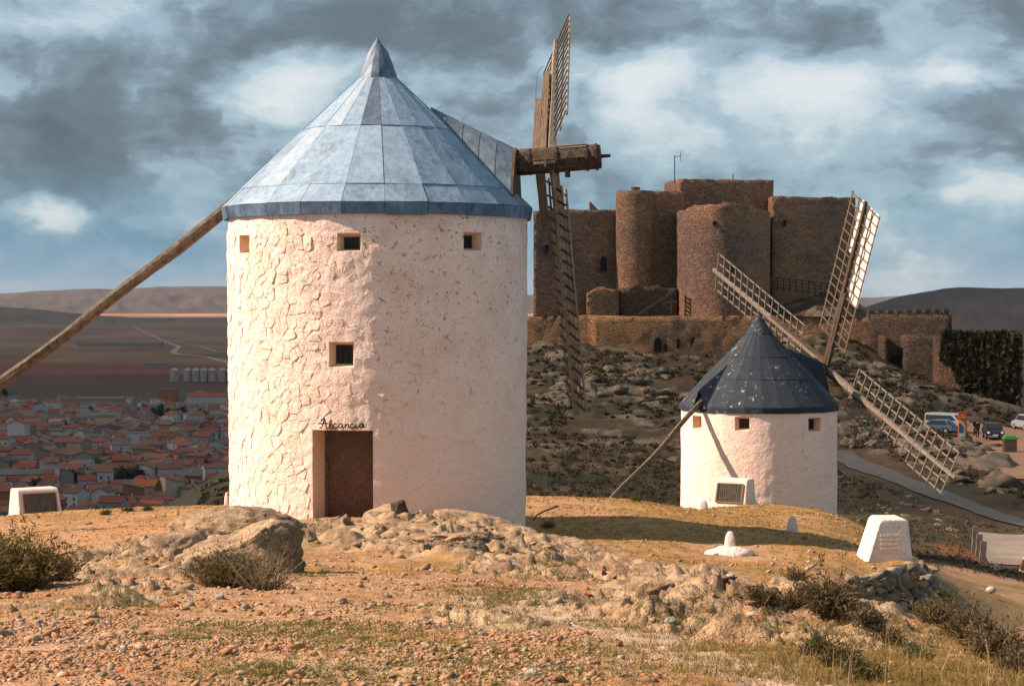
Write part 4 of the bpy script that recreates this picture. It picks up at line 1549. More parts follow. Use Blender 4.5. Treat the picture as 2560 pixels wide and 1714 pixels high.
b.build("tail_pole", M['pole'], mill2)
# little gabled cover where the pole leaves the roof
td = Vector((-.80, -.60, 0)).normalized()
hd = MB()
sdv = Vector((-td.y, td.x, 0))
base = Vector((M2C.x, 90, 0))
ra, rb_ = 1.9, 3.62
A_ = base + td * ra + Vector((0, 0, cone2_z(ra) + .02))
Bq = base + td * rb_ + Vector((0, 0, 1.34))
Lq = base + td * rb_ + sdv * .42 + Vector((0, 0, .55))
Rq = base + td * rb_ - sdv * .42 + Vector((0, 0, .55))
hd.poly([A_, Bq, Lq])
hd.poly([A_, Rq, Bq])
hd.poly([A_ - Vector((0, 0, .03)), Lq - Vector((0, 0, .03)), Rq - Vector((0, 0, .03))])
hd.build("pole_cover", M['slate'], mill2)
# ---------------------------------------------------------------- castle
castle = empty("castle", (P(1740, 790, 300).x, 300, 0), "ruined brown stone castle with round tower on the rocky hill", "castle")


def Xc(px, Y):
    return (px - CX) / F_PX * Y


def Zc(py, Y):
    return P(CX, py, Y).z


def stone_block(name, foot, z0, ztop, mat, parent, step=.7, amp=.16, seed=0., rag=.12, closed=True, capz=None):
    """wall standing on a footprint line; ztop(px-like arc) may vary; rough faces and ragged top"""
    pts = [Vector((p[0], p[1], 0)) for p in foot]
    if closed:
        pts = pts + [pts[0]]
    line, nrm = [], []
    for a, b in zip(pts[:-1], pts[1:]):
        n = max(1, int((b - a).length / step))
        d = (b - a).normalized()
        for k in range(n):
            line.append(a.lerp(b, k / n))
            nrm.append(Vector((d.y, -d.x, 0)))
    if not closed:
        line.append(pts[-1])
        nrm.append(nrm[-1])
    line = np.array([tuple(p) for p in line])
    nrm = np.array([tuple(p) for p in nrm])
    m = len(line)
    zt = np.array([ztop(PX(x, y)) if callable(ztop) else ztop for x, y, _ in line]) + rag * fbm(line[:, 0] * .9, line[:, 1] * .9, seed, 3)
    K = max(2, int((float(np.max(zt)) - z0) / step))
    V = []
    for k in range(K + 1):
        t = k / K
        z = z0 + (zt - z0) * t
        d = amp * fbm(line[:, 0] * .8 + line[:, 1] * .5, z * .9, seed + 2, 4)
        V.append(np.column_stack([line[:, 0] + nrm[:, 0] * d, line[:, 1] + nrm[:, 1] * d, z]))
    V = np.concatenate(V)
    quads = []
    for k in range(K):
        for i in range(m if closed else m - 1):
            j = (i + 1) % m
            quads.append((k * m + i, k * m + j, (k + 1) * m + j, (k + 1) * m + i))
    Fs = [np.array(quads)]
    if closed:
        c = V[K * m:].mean(0)
        V = np.vstack([V, c[None]])
        Fs.append(np.array([(K * m + i, K * m + (i + 1) % m, len(V) - 1) for i in range(m)]))
    return mesh_np(name, V, Fs, mat, parent)


def foot_rect(px0, px1, Y0, Y1, skew=0.0):
    return [(Xc(px0, Y0), Y0), (Xc(px1, Y0 + skew), Y0 + skew), (Xc(px1, Y0 + skew) + .5, Y1), (Xc(px0, Y0) + .5, Y1)]



ca = stone_block("west_wing", foot_rect(1334, 1560, 299, 316, 3.4), -8, lambda px: Zc(523 if px > 1350 else 528, 300), M['castle'], castle, seed=1.)
b = MB()
b.hexa([(Xc(1475, 303), 303, Zc(530, 303)), (Xc(1500, 303), 303, Zc(530, 303)), (Xc(1476, 303), 303, Zc(504, 303)), (Xc(1474, 303), 303, Zc(505, 303))],
       [(Xc(1475, 303), 306, Zc(530, 303)), (Xc(1500, 303), 306, Zc(530, 303)), (Xc(1476, 303), 306, Zc(504, 303)), (Xc(1474, 303), 306, Zc(505, 303))])
b.build("parapet_stub", M['castle'], castle)
cr = Vector((Xc(1586, 301), 301, 0))
circ = [(cr.x + 2.8 * math.cos(a), cr.y + 2.8 * math.sin(a)) for a in np.linspace(0, 2 * math.pi, 28, endpoint=False)]
stone_block("round_tower", circ, -8, Zc(476, 299), M['castle'], castle, seed=5., amp=.12)
stone_block("curtain_wall", foot_rect(1590, 1712, 302, 318, 1.8), -8, lambda px: Zc(477, 302), M['castle'], castle, seed=9.)
stone_block("keep", [(Xc(1699, 305), 305), (Xc(1933, 308), 308), (Xc(1933, 308) + 1, 322), (Xc(1660, 316), 316)], -8, Zc(447, 305), M['castle'], castle, seed=13.)
b = MB()
b.lathe([(.6, Zc(476, 301)), (.7, Zc(468, 301)), (.75, Zc(466, 301))], 10, Xc(1588, 303), 303)
b.build("flue", M['castle'], castle)
ft = []
for k in range(15):
    t = k / 14
    ft.append((Xc(1695 + 230 * t, 297 - 7.0 * math.sin(math.pi * t) ** .7), 297 - 7.0 * math.sin(math.pi * t) ** .7))
ft += [(Xc(1925, 297), 305), (Xc(1695, 297), 305)]
ftop = lambda px: Zc(float(np.interp(px, [1690, 1712, 1735, 1770, 1790, 1815, 1850, 1875, 1900, 1930], [526, 522, 512, 510, 513, 508, 507, 511, 524, 526])), 292)
stone_block("front_tower", ft, -8, ftop, M['castle'], castle, seed=17., rag=.3)
stone_block("east_wing", [(Xc(1930, 302), 302), (Xc(2082, 304.2), 304.2), (Xc(2083, 306), 306), (Xc(2138, 307), 307), (Xc(2139, 307), 322), (Xc(1930, 303), 320)], -8,
            lambda px: Zc(float(np.interp(px, [1930, 2000, 2040, 2100, 2140], [491, 492, 493, 490, 490])), 303), M['castle'], castle, seed=21.)
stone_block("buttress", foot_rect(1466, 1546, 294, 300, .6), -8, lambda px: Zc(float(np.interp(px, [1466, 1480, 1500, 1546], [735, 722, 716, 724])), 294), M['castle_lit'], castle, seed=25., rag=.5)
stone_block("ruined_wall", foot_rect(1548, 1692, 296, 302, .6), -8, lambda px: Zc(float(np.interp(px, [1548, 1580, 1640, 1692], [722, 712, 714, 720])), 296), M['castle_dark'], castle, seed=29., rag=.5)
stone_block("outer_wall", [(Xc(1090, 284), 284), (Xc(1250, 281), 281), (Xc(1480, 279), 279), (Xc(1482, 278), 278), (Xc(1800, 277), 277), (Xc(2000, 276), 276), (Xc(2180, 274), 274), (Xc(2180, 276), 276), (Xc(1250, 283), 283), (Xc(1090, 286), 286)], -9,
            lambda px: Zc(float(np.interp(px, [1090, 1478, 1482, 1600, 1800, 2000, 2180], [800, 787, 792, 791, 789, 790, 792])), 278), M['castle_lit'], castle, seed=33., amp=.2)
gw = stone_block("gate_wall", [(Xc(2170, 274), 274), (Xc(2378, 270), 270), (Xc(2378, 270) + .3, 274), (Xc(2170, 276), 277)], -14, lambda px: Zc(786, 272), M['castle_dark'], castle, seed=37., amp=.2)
for k in range(9):                                      # battlements
    px0 = 2172 + k * 23.4
    b = MB()
    y_ = 274 - (px0 - 2170) / 208 * 4 - .03
    t_ = Zc(774 + random.uniform(-2, 2), 272)
    b.box(Xc(px0, y_), Xc(px0 + 13.5, y_), y_, y_ + 1.6, Zc(790, 272), t_)
    b.build("merlon", M['castle_dark'], castle)
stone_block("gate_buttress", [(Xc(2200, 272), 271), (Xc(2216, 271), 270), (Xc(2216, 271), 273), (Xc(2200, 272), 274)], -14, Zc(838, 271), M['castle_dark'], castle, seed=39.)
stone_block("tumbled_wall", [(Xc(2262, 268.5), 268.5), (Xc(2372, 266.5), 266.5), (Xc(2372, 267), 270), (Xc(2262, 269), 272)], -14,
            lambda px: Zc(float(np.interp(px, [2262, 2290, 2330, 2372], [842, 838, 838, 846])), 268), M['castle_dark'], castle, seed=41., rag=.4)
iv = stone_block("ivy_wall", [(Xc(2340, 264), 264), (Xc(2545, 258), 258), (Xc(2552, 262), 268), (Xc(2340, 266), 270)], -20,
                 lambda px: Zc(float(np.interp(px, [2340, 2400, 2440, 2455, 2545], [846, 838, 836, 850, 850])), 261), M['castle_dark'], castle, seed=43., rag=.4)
# ivy hanging on it
n_ = 6500
tt = RNG.uniform(0, 1.02, n_)
px_ = 2352 + tt * 196
Yv = 264 - (px_ - 2340) / 205 * 6
zz = Zc(838, 261) + .6 - RNG.beta(1.1, 1.3, n_) * (11.5 * (.35 + .65 * sstep(2360, 2440, px_)))
cen = np.column_stack([(px_ - CX) / F_PX * Yv, Yv - RNG.uniform(.1, 1.6, n_) * (.5 + .5 * np.clip(fbm(px_ * .11, zz * .25, 3., 3) * 1.6, -1, 1)), zz])


def leaf_cloud(cen, size, colours, rng):
    n = len(cen)
    d1 = rng.normal(size=(n, 3))
    d1 /= np.linalg.norm(d1, axis=1, keepdims=True)
    d2 = np.cross(d1, rng.normal(size=(n, 3)))
    d2 /= np.linalg.norm(d2, axis=1, keepdims=True)
    s = (size * rng.uniform(.6, 1.4, n))[:, None]
    V = np.stack([cen - d1 * s, cen + d2 * s * .45, cen + d1 * s, cen - d2 * s * .45], 1).reshape(-1, 3)
    Fq = np.arange(4 * n).reshape(-1, 4)
    return V, Fq, np.repeat(colours, 4, axis=0)


V, Fq, C = leaf_cloud(cen, .38, lerp3((.035, .034, .015), (.10, .078, .03), RNG.random(n_) ** 1.4), RNG)
io = mesh_np("ivy", V, Fq, M['leaf'], castle, cols=C)
io["kind"] = "stuff"


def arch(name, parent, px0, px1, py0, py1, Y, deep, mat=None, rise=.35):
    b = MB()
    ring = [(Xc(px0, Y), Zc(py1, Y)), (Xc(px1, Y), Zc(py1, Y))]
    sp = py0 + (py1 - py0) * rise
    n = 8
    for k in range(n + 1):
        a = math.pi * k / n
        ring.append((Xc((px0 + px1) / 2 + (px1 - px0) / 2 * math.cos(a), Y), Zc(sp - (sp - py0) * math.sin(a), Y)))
    b.hexa([(x, Y, z) for x, z in ring], [(x, Y + deep, z) for x, z in ring])  # solid near-black block painted as the shade inside the opening
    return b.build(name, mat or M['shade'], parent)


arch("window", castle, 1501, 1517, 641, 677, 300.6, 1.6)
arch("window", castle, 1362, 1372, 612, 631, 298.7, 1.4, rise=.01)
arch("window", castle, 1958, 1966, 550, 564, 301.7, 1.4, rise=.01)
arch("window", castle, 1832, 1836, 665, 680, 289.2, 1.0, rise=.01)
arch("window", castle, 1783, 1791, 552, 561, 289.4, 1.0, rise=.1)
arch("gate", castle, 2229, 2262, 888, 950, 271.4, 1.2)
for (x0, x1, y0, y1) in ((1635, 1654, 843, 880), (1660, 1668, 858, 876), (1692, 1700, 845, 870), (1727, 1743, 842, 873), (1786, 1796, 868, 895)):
    arch("hole_shade", castle, x0, x1, y0, y1, 277.2, .8, rise=.45)
for (px, y0, y1, arm) in ((1686, 386, 448, 1), (1832, 432, 448, 0)):
    b = MB()
    b.tube([(Xc(px, 308), 308, Zc(y1, 306) - .5), (Xc(px, 308), 308, Zc(y0, 306))], .07, 6)
    if arm:
        b.tube([(Xc(px, 308), 308, Zc(389, 306)), (Xc(1702, 308), 308, Zc(388, 306))], .05, 5)
        b.tube([(Xc(1701, 308), 308, Zc(401, 306)), (Xc(1701, 308), 308, Zc(377, 306))], .04, 5)
    b.build("antenna", M['iron'], castle)
# walkway railing below the east wing
fence = empty("railing", (Xc(2005, 300), 300, Zc(728, 300)), "wooden railing in front of the castle's east wing", "railing")
for k in range(11):
    px = 1928 + k * 15.5
    yb = 712 + k * 1.8
    beam_obj("post", fence, (Xc(px, 299), 299, Zc(yb + 14, 299)), (Xc(px, 299), 299, Zc(yb - 22, 299)), .14, .14, (0, 1, 0), M['wood_dark'])
for dz in (-20, -12, -4, 5):
    beam_obj("rail", fence, (Xc(1925, 299), 298.9, Zc(712 + dz, 299)), (Xc(2086, 299), 298.9, Zc(731 + dz, 299)), .1, .14, (0, 1, 0), M['wood_dark'])
# timber stair in the corner by the front tower
stair = empty("timber_stair", (Xc(1640, 293), 293, Zc(788, 293)), "dark timber stair leaning in the corner beside the front tower", "stair")
beam_obj("stringer", stair, (Xc(1598, 293), 293, Zc(786, 293)), (Xc(1694, 293), 293, Zc(722, 293)), .2, .3, (0, 1, 0), M['wood_dark'])
beam_obj("stringer", stair, (Xc(1598, 294), 294.2, Zc(786, 294)), (Xc(1694, 294), 294.2, Zc(722, 294)), .2, .3, (0, 1, 0), M['wood_dark'])
for k in range(13):
    t = (k + .5) / 13
    q = P(1598 + 96 * t, 786 - 64 * t - 2, 292.9)
    beam_obj("tread", stair, q, (q.x, 294.4, q.z), .34, .07, (1, 0, 0), M['wood_dark'])
for (a_, b_) in (((1676, 745), (1679, 783)), ((1664, 756), (1694, 754)), ((1657, 756), (1676, 776))):
    beam_obj("brace", stair, P(a_[0], a_[1], 292.6), P(b_[0], b_[1], 292.6), .16, .16, (0, 1, 0), M['wood'])

# ---------------------------------------------------------------- boulders and outcrop rocks
import bmesh


def ico(sub):
    bm = bmesh.new()
    bmesh.ops.create_icosphere(bm, subdivisions=sub, radius=1)
    V = np.array([tuple(v.co) for v in bm.verts])
    Fc = np.array([[v.index for v in f.verts] for f in bm.faces])
    bm.free()
    return V, Fc


ICO = {k: ico(k) for k in (1, 2, 3, 4, 5)}
NICO = len(ICO[1][0])


def rock_shape(sub, seed, nplanes=9, dmin=.45, dmax=.9, amp=.08, planes=(), freq=2.0, strata=0.0):
    r = np.random.default_rng(seed)
    V, Fc = ICO[sub]
    V = V.copy()
    for k in range(nplanes):
        n = r.normal(size=3)
        n /= np.linalg.norm(n)
        d = r.uniform(dmin, dmax)
        s = V @ n
        V = V - n[None] * np.maximum(0, s - d)[:, None] * .94
    for (n, d) in planes:
        n = np.array(n, float)
        n /= np.linalg.norm(n)
        s = V @ n
        V = V - n[None] * np.maximum(0, s - d)[:, None] * .97
    nr = V / np.maximum(np.linalg.norm(V, axis=1, keepdims=True), 1e-6)
    a = fbm(V[:, 0] * freq + seed, V[:, 1] * freq, V[:, 2] * freq, 5, .55)
    c = np.abs(fbm(V[:, 0] * freq * 1.6 + 9, V[:, 1] * freq * 1.6 + seed, V[:, 2] * freq * 2.4, 4, .5))
    V = V + nr * (amp * a - amp * .9 * sstep(.18, 0, c))[:, None]
    if strata:
        lay = V[:, 2] * .9 + V[:, 0] * .35 + .12 * fbm(V[:, 0] * 2, V[:, 1] * 2, V[:, 2] * 2 + seed, 3)
        V = V + nr * (strata * np.abs(pn(lay * 7, seed + 0 * lay, 0)))[:, None]
    return V, Fc


def rock_cols(W, c1, c2, seed, dark=.5):
    t = sstep(-.45, .5, fbm(W[:, 0] * 2.2, W[:, 1] * 2.2, W[:, 2] * 2.2 + seed, 5, .6))
    return lerp3(c1, c2, t)


def boulder(name, cen, size, seed, rotz=0.0, sub=4, label=None, cat="boulder", group=None, c1=(.55, .37, .22), c2=(.27, .178, .105), smooth=False, tilt=0.0, **kw):
    V, Fc = rock_shape(sub, seed, **kw)
    V = V * np.array(size)[None]
    ct, st = math.cos(tilt), math.sin(tilt)
    V = np.column_stack([V[:, 0] * ct + V[:, 2] * st, V[:, 1], -V[:, 0] * st + V[:, 2] * ct])
    c, s = math.cos(rotz), math.sin(rotz)
    V = np.column_stack([V[:, 0] * c - V[:, 1] * s, V[:, 0] * s + V[:, 1] * c, V[:, 2]])
    V = V + np.array(tuple(cen))[None]
    o = mesh_np(name, V, Fc, M['rock'], cols=rock_cols(V, c1, c2, seed), smooth=smooth)
    return place(o, label, cat, group)


# limestone on the castle slope
proto = []
for k in range(8):
    V, Fc = rock_shape(3, 100 + k, 12, .35, .8, .20, freq=2.4, strata=.14)
    V[:, 2] *= .62
    o = mesh_np("hillside_rock", V, Fc, M['rock'], cols=rock_cols(V * 2, (.30, .225, .155), (.15, .112, .078), k))
    proto.append(o)
used = [False] * 8
ZONES = [((1330, 1700), (930, 1045), 80, 2.0, "grey limestone outcrop below the castle's outer wall", "limestone below the castle wall"),
         ((2110, 2330), (880, 1010), 45, 1.6, "dark limestone outcrop left of the castle gate", "limestone beside the gate"),
         ((2100, 2560), (1010, 1215), 130, 1.75, "sunlit limestone outcrop between car park and grey path", "limestone between car park and path"),
         ((2100, 2420), (1190, 1330), 60, .6, "small limestone block on the slope below the grey path", "limestone below the path")]
rr_ = random.Random(5)
cnt = 0
for (zx, zy, num, sz, lab, grp) in ZONES:
    for k in range(num):
        px, py = rr_.uniform(*zx), rr_.uniform(*zy)
        if zx[0] == 1330:
            c_ = rr_.choice([(1370, 1000), (1415, 1005), (1450, 985), (1490, 965), (1530, 980), (1555, 950), (1600, 940), (1470, 945), (1620, 985), (1400, 975), (1540, 925), (1640, 930)])
            px, py = c_[0] + rr_.gauss(0, 22), c_[1] + rr_.gauss(0, 9)
        if zx[0] == 2100 and sz > 1:
            c_ = rr_.choice([(2150, 1060), (2200, 1090), (2250, 1075), (2300, 1100), (2340, 1130), (2390, 1120), (2430, 1150), (2470, 1165), (2520, 1190), (2400, 1180), (2350, 1085), (2450, 1120), (2140, 1110), (2280, 1135), (2540, 1160), (2500, 1215)])
            px, py = c_[0] + rr_.gauss(0, 20), c_[1] + rr_.gauss(0, 10)
        p = hit(px, py, 100, 300)
        if path_dist(np.array(p.x), np.array(p.y)) < 2.4 or float(flat_mask(np.array(p.x), np.array(p.y))) > .3 or p.y > 274 or p.y < 104:
            continue
        s = sz * rr_.lognormvariate(0, .45) * .55
        i = cnt % 8
        cnt += 1
        if used[i]:
            o = proto[i].copy()
            COL.objects.link(o)
        else:
            o = proto[i]
            used[i] = True
        o.location = p + Vector((0, 0, -.12 * s))
        o.rotation_euler = (rr_.uniform(-.3, .3), rr_.uniform(-.3, .3), rr_.uniform(0, 6.28))
        o.scale = (s * rr_.uniform(.9, 1.6), s, s * rr_.uniform(.6, 1.1))
        wd = "large" if s > sz * .68 else ("small" if s < sz * .42 else "middling")
        fr = (px - zx[0]) / (zx[1] - zx[0])
        wh = "left part" if fr < .33 else ("middle" if fr < .67 else "right part")
        lv = "upper" if py < (965 if zx[0] == 1330 else (zy[0] + zy[1]) / 2) else "lower"
        place(o, f"{wd} {lab}, {lv} {wh}", "rock", grp)

# scrub on the slope: one mass of low bushes
cl = []
cc = []
for k in range(7500):
    px, Y = RNG.uniform(500, 2650), math.exp(RNG.uniform(math.log(84), math.log(274)))
    cl.append((Xc(px, Y), Y))
cl = np.array(cl)
flm = flat_mask(cl[:, 0], cl[:, 1])
pd = path_dist(cl[:, 0], cl[:, 1])
dens = fbm(cl[:, 0] * .05, cl[:, 1] * .045, 77., 4)
keep = (flm < .2) & (pd > 2.2) & (dens > -.30) & (RNG.random(len(cl)) < .9)
cl = cl[keep]
cz = gz(cl[:, 0], cl[:, 1])
sz = RNG.lognormal(-.95, .5, len(cl)) * (.65 + .35 * sstep(90, 180, cl[:, 1]))
nl = 34
cen = np.repeat(np.column_stack([cl, cz]), nl, axis=0)
ss = np.repeat(sz, nl)
dv = RNG.normal(size=(len(cen), 3))
dv /= np.linalg.norm(dv, axis=1, keepdims=True)
dv *= (RNG.random(len(cen)) ** .4)[:, None]
cen = cen + dv * ss[:, None] * np.array((1.0, 1.0, .55))[None] + np.array((0, 0, .3))[None] * ss[:, None]
tn = np.repeat(RNG.random(len(cl)), nl) * .75 + RNG.random(len(cen)) * .25
V, Fq, C = leaf_cloud(cen, .045 + .16 * np.repeat(sstep(85, 260, cl[:, 1]), nl), lerp3((.05, .042, .018), (.13, .085, .036), tn), RNG)
scr = mesh_np("hillside_scrub", V, Fq, M['leaf'], cols=C)
place(scr, "dark low scrub covering the slope below the castle", "scrub", kind="stuff")
# ---------------------------------------------------------------- town on the plain
WALLS = {"white": (.37, .35, .34), "cream": (.40, .30, .21), "grey": (.21, .19, .18), "brick": (.25, .095, .06), "tan": (.27, .19, .13), "bluish white": (.32, .335, .355)}
ROOFS = {"red": (.175, .05, .034), "brown": (.135, .07, .048), "rust": (.155, .068, .043), "grey": (.11, .098, .092), "orange": (.27, .08, .03)}
MW = {k: plain_mat("town_wall_" + k.replace(" ", "_"), v, .9, .12, .3, bs=0) for k, v in WALLS.items()}
MR = {k: plain_mat("town_roof_" + k, v, .9, .28, .5, bs=0, rand=.2) for k, v in ROOFS.items()}
TW = plain_mat("town_window", (.035, .03, .028), .4, .3, 1, bs=0)
_wm = MB()
_wm.box(-.5, .5, -.06, .06, -.5, .5)
WIN_ME = _wm.mesh("window", TW)


def house(cx, cy, w, d, h, rh, rot, wall, roof, label, name="house", windows=0, gable=True, flat=False, chimney=False, group="houses of the town below the ridge", cat="house", lean=False):
    root = empty(name, (cx, cy, ZP), label, cat, group)
    c, s = math.cos(rot), math.sin(rot)

    def T(x, y, z):
        return Vector((cx + x * c - y * s, cy + x * s + y * c, ZP + z))
    b = MB()
    hw, hd = w / 2, d / 2
    if flat:
        b.hexa([T(-hw, -hd, 0), T(hw, -hd, 0), T(hw, hd, 0), T(-hw, hd, 0)], [T(-hw, -hd, h), T(hw, -hd, h), T(hw, hd, h), T(-hw, hd, h)])
    elif lean:
        b.hexa([T(-hw, -hd, 0), T(-hw, hd, 0), T(-hw, hd, h + rh), T(-hw, -hd, h)][::-1], [T(hw, -hd, 0), T(hw, hd, 0), T(hw, hd, h + rh), T(hw, -hd, h)][::-1])
    else:
        b.hexa([T(-hw, -hd, 0), T(-hw, hd, 0), T(-hw, hd, h), T(-hw, 0, h + rh), T(-hw, -hd, h)][::-1], [T(hw, -hd, 0), T(hw, hd, 0), T(hw, hd, h), T(hw, 0, h + rh), T(hw, -hd, h)][::-1])
    b.build("wall", MW[wall], root)
    b = MB()
    e = .45
    k = .22
    if flat:
        b.hexa([T(-hw - .2, -hd - .2, h + .02), T(hw + .2, -hd - .2, h + .02), T(hw + .2, hd + .2, h + .02), T(-hw - .2, hd + .2, h + .02)],
               [T(-hw - .2, -hd - .2, h + .35), T(hw + .2, -hd - .2, h + .35), T(hw + .2, hd + .2, h + .35), T(-hw - .2, hd + .2, h + .35)])
    else:
        sl = rh / (2 * hd if lean else hd)
        for sg in ((-1,) if lean else (-1, 1)):
            top = hd if lean else 0
            a0, a1 = T(-hw - e, sg * (hd + e), h - e * sl + .04), T(hw + e, sg * (hd + e), h - e * sl + .04)
            r0, r1 = T(-hw - e, top, h + rh + .04), T(hw + e, top, h + rh + .04)
            up = Vector((0, 0, k))
            b.hexa([a0, a1, r1, r0], [a0 + up, a1 + up, r1 + up, r0 + up])
    ro = b.build("roof", MR[roof], root)
    if chimney:
        b = MB()
        x = random.uniform(-.3, .3) * w
        b.hexa([T(x - .4, -.4, h), T(x + .4, -.4, h), T(x + .4, .4, h), T(x - .4, .4, h)], [T(x - .4, -.4, h + rh + 1.1), T(x + .4, -.4, h + rh + 1.1), T(x + .4, .4, h + rh + 1.1), T(x - .4, .4, h + rh + 1.1)])
        b.build("chimney", MW["white"], ro)
    if windows:
        rws = 2 if h > 5.4 else 1
        for rr_i in range(rws):
            zz = 1.7 + rr_i * 2.9 if rws == 2 else h * .52
            for i in range(windows):
                x = -hw + w * (i + .5) / windows
                o = bpy.data.objects.new("window", WIN_ME)
                COL.objects.link(o)
                o.parent = root
                q = T(x, -hd - .02, zz) - Vector((cx, cy, ZP))
                o.location = q
                o.rotation_euler = (0, 0, rot)
                o.scale = (1.1, 1, 1.5)
    return root


rt = random.Random(21)
LANDMARKS = [  # px, base py, w, d, h, rh, rot, wall, roof, windows, label
    (45, 1100, 9, 14, 13, 2.5, 1.35, "white", "red", 0, "tall narrow white gable house standing above its neighbours"),
    (72, 1092, 12, 12, 9, 2.0, .2, "grey", "red", 3, "brick-trimmed house with red roof joined to the tall white gable"),
    (50, 1165, 15, 9, 7.5, 1.5, .05, "white", "red", 4, "two storey white house with rows of dark windows"),
    (215, 1222, 9.5, 10, 5.2, 2.4, .22, "bluish white", "red", 0, "plain white gable house above the middle of the town's near edge"),
    (262, 1212, 8.5, 10, 8, 2.6, .12, "white", "rust", 2, "tall white house with rust roof beside the plain white gable"),
    (345, 1108, 14, 12, 8, .5, -.12, "bluish white", "grey", 0, "big windowless pale blue-white block in the middle of town"),
    (372, 1114, 12, 9, 5, 2.0, .3, "white", "red", 1, "white house with red roof before the pale block"),
    (420, 1012, 17, 14, 16, .4, -.1, "brick", "grey", 0, "orange brick block at the far edge of town"),
    (442, 1008, 15, 12, 14, .4, -.1, "grey", "grey", 0, "pale grey block joined to the orange brick block"),
    (252, 1018, 46, 16, 9, 1.5, 0, "grey", "grey", 0, "long grey warehouse at the far edge of town"),
    (275, 1022, 30, 10, 5, 1.0, 0, "white", "grey", 0, "long low white shed before the grey warehouse"),
    (545, 1020, 60, 18, 12, 3.5, .02, "white", "red", 9, "long white hall with red roof and a row of small windows"),
    (500, 1014, 10, 18, 13, 4, 1.5, "cream", "red", 0, "cream gable end of the long hall"),
    (60, 1205, 26, 16, 5, 2.5, .1, "grey", "grey", 0, "broad grey shed roof near the left edge of town"),
    (270, 1250, 20, 14, 4.5, 3.2, .25, "grey", "rust", 0, "grey gabled barn with orange-brown roof at the town's near edge"),
    (365, 1238, 13, 11, 5.5, 3, -.2, "tan", "orange", 0, "house with bright orange-red roof at the near edge of town"),
    (395, 1268, 16, 10, 4.2, 1.2, .1, "white", "red", 0, "long low white house with dark red roof nearest the ridge"),
    (250, 1105, 15, 10, 4.2, 2.2, -.25, "white", "grey", 0, "white shed with pale grey roof in mid town"),
    (295, 1118, 16, 10, 4.2, 2.8, .1, "bluish white", "grey", 1, "broad pale gabled shed in mid town"),
    (170, 1115, 13, 9, 4.5, 2, -.3, "white", "red", 0, "white shed with sloping red roof left of mid town")]
LM = []
for (px, py, w, d, h, rh, rot, wa, ro, wi, lab) in LANDMARKS:
    Y = Yp(py)
    x = (px - CX) / F_PX * Y
    LM.append((x, Y, max(w, d)))
    house(x, Y, w, d, h, rh, rot, wa, ro, lab, windows=wi, flat=rh < .6, chimney=rt.random() < .3)
nh = 0
spots = []
Y = 985.0
row = 0
while Y < 2080:
    w_step = 14.0
    x0, x1 = (-40 - CX) / F_PX * Y, (640 - CX) / F_PX * Y
    x = x0 + rt.uniform(0, 8)
    while x < x1:
        w = rt.uniform(7.5, 15) * (1 + .15 * (Y > 1500))
        spots.append((x + w / 2, Y + rt.uniform(-8, 8), w, row))
        x += w * 1.02 + (rt.uniform(5, 13) if rt.random() < .42 else rt.uniform(-.5, 2.5))
    Y += 22 + 12 * (Y - 985) / 1000 + rt.uniform(-2, 2)
    row += 1
spots = [s for s in spots if not any(abs(s[0] - a) < (s[2] + c) * .5 and -10 < s[1] - b < 16 for a, b, c in LM)]
# keep clear of the green slope that comes down at the right
spots = [s for s in spots if not (PX(s[0], s[1]) > 470 and s[1] < 1060)]
spots.sort(key=lambda q: q[1])
far_spots = spots[275:]
spots = spots[:275]
for (x, Y, w, row_) in spots:
    far = Y > 1560
    mid = 1200 < Y <= 1560
    wa = rt.choices(["white", "cream", "grey", "brick", "tan", "bluish white"], [24, 12, 27, 9, 21, 7])[0]
    ro = rt.choices(["red", "brown", "rust", "grey", "orange"], [27, 33, 22, 16, 2])[0]
    h = rt.choices([3.0, 4.4, 6.8], [38, 36, 26])[0] * rt.uniform(.9, 1.15)
    lean = rt.random() < .18
    zone = "far rows of town" if far else ("mid town" if mid else "near rows of town")
    size = "two storey" if h > 5.4 else "low"
    pxh = PX(x, Y)
    side = "left third" if pxh < 200 else ("middle third" if pxh < 400 else "beside the mill")
    house(x, Y, w, rt.uniform(8, 12), h, rt.uniform(1.3, 2.8), rt.gauss(0, .3) + (math.pi / 2 if rt.random() < .36 else 0), wa, ro,
          f"{size} {wa} house with {ro} roof, {zone}, {side}", windows=(rt.choice([0, 1, 2, 3]) if Y < 1500 else 0), chimney=rt.random() < .25, lean=lean)
# the farthest rows, too small to tell apart
fv, ff, fm = [], [], []
wk, rk_ = list(MW), list(MR)
for (x, Y, w, row_) in far_spots:
    wi = wk.index(rt.choices(["white", "cream", "grey", "brick", "tan", "bluish white"], [24, 12, 27, 9, 21, 7])[0])
    ri = len(wk) + rk_.index(rt.choices(["red", "brown", "rust", "grey", "orange"], [27, 33, 22, 16, 2])[0])
    a, hw, hd, h, rh = rt.gauss(0, .3) + (math.pi / 2 if rt.random() < .36 else 0), w / 2, rt.uniform(4, 6), rt.choice([3.0, 4.4, 6.8]), rt.uniform(1.3, 2.8)
    i = len(fv)
    for sx_h in (-1, 1):
        for (yy, zz) in ((-hd, 0), (hd, 0), (hd, h), (0, h + rh), (-hd, h)):
            xx = sx_h * hw
            fv.append((x + xx * math.cos(a) - yy * math.sin(a), Y + xx * math.sin(a) + yy * math.cos(a), ZP + zz))
    ff += [(i, i + 1, i + 2, i + 3, i + 4), (i + 9, i + 8, i + 7, i + 6, i + 5), (i + 4, i, i + 5, i + 9), (i + 1, i + 2, i + 7, i + 6), (i + 4, i + 3, i + 8, i + 9), (i + 3, i + 2, i + 7, i + 8)]
    fm += [wi] * 4 + [ri] * 2
fme = bpy.data.meshes.new("distant_houses")
fme.from_pydata(fv, [], ff)
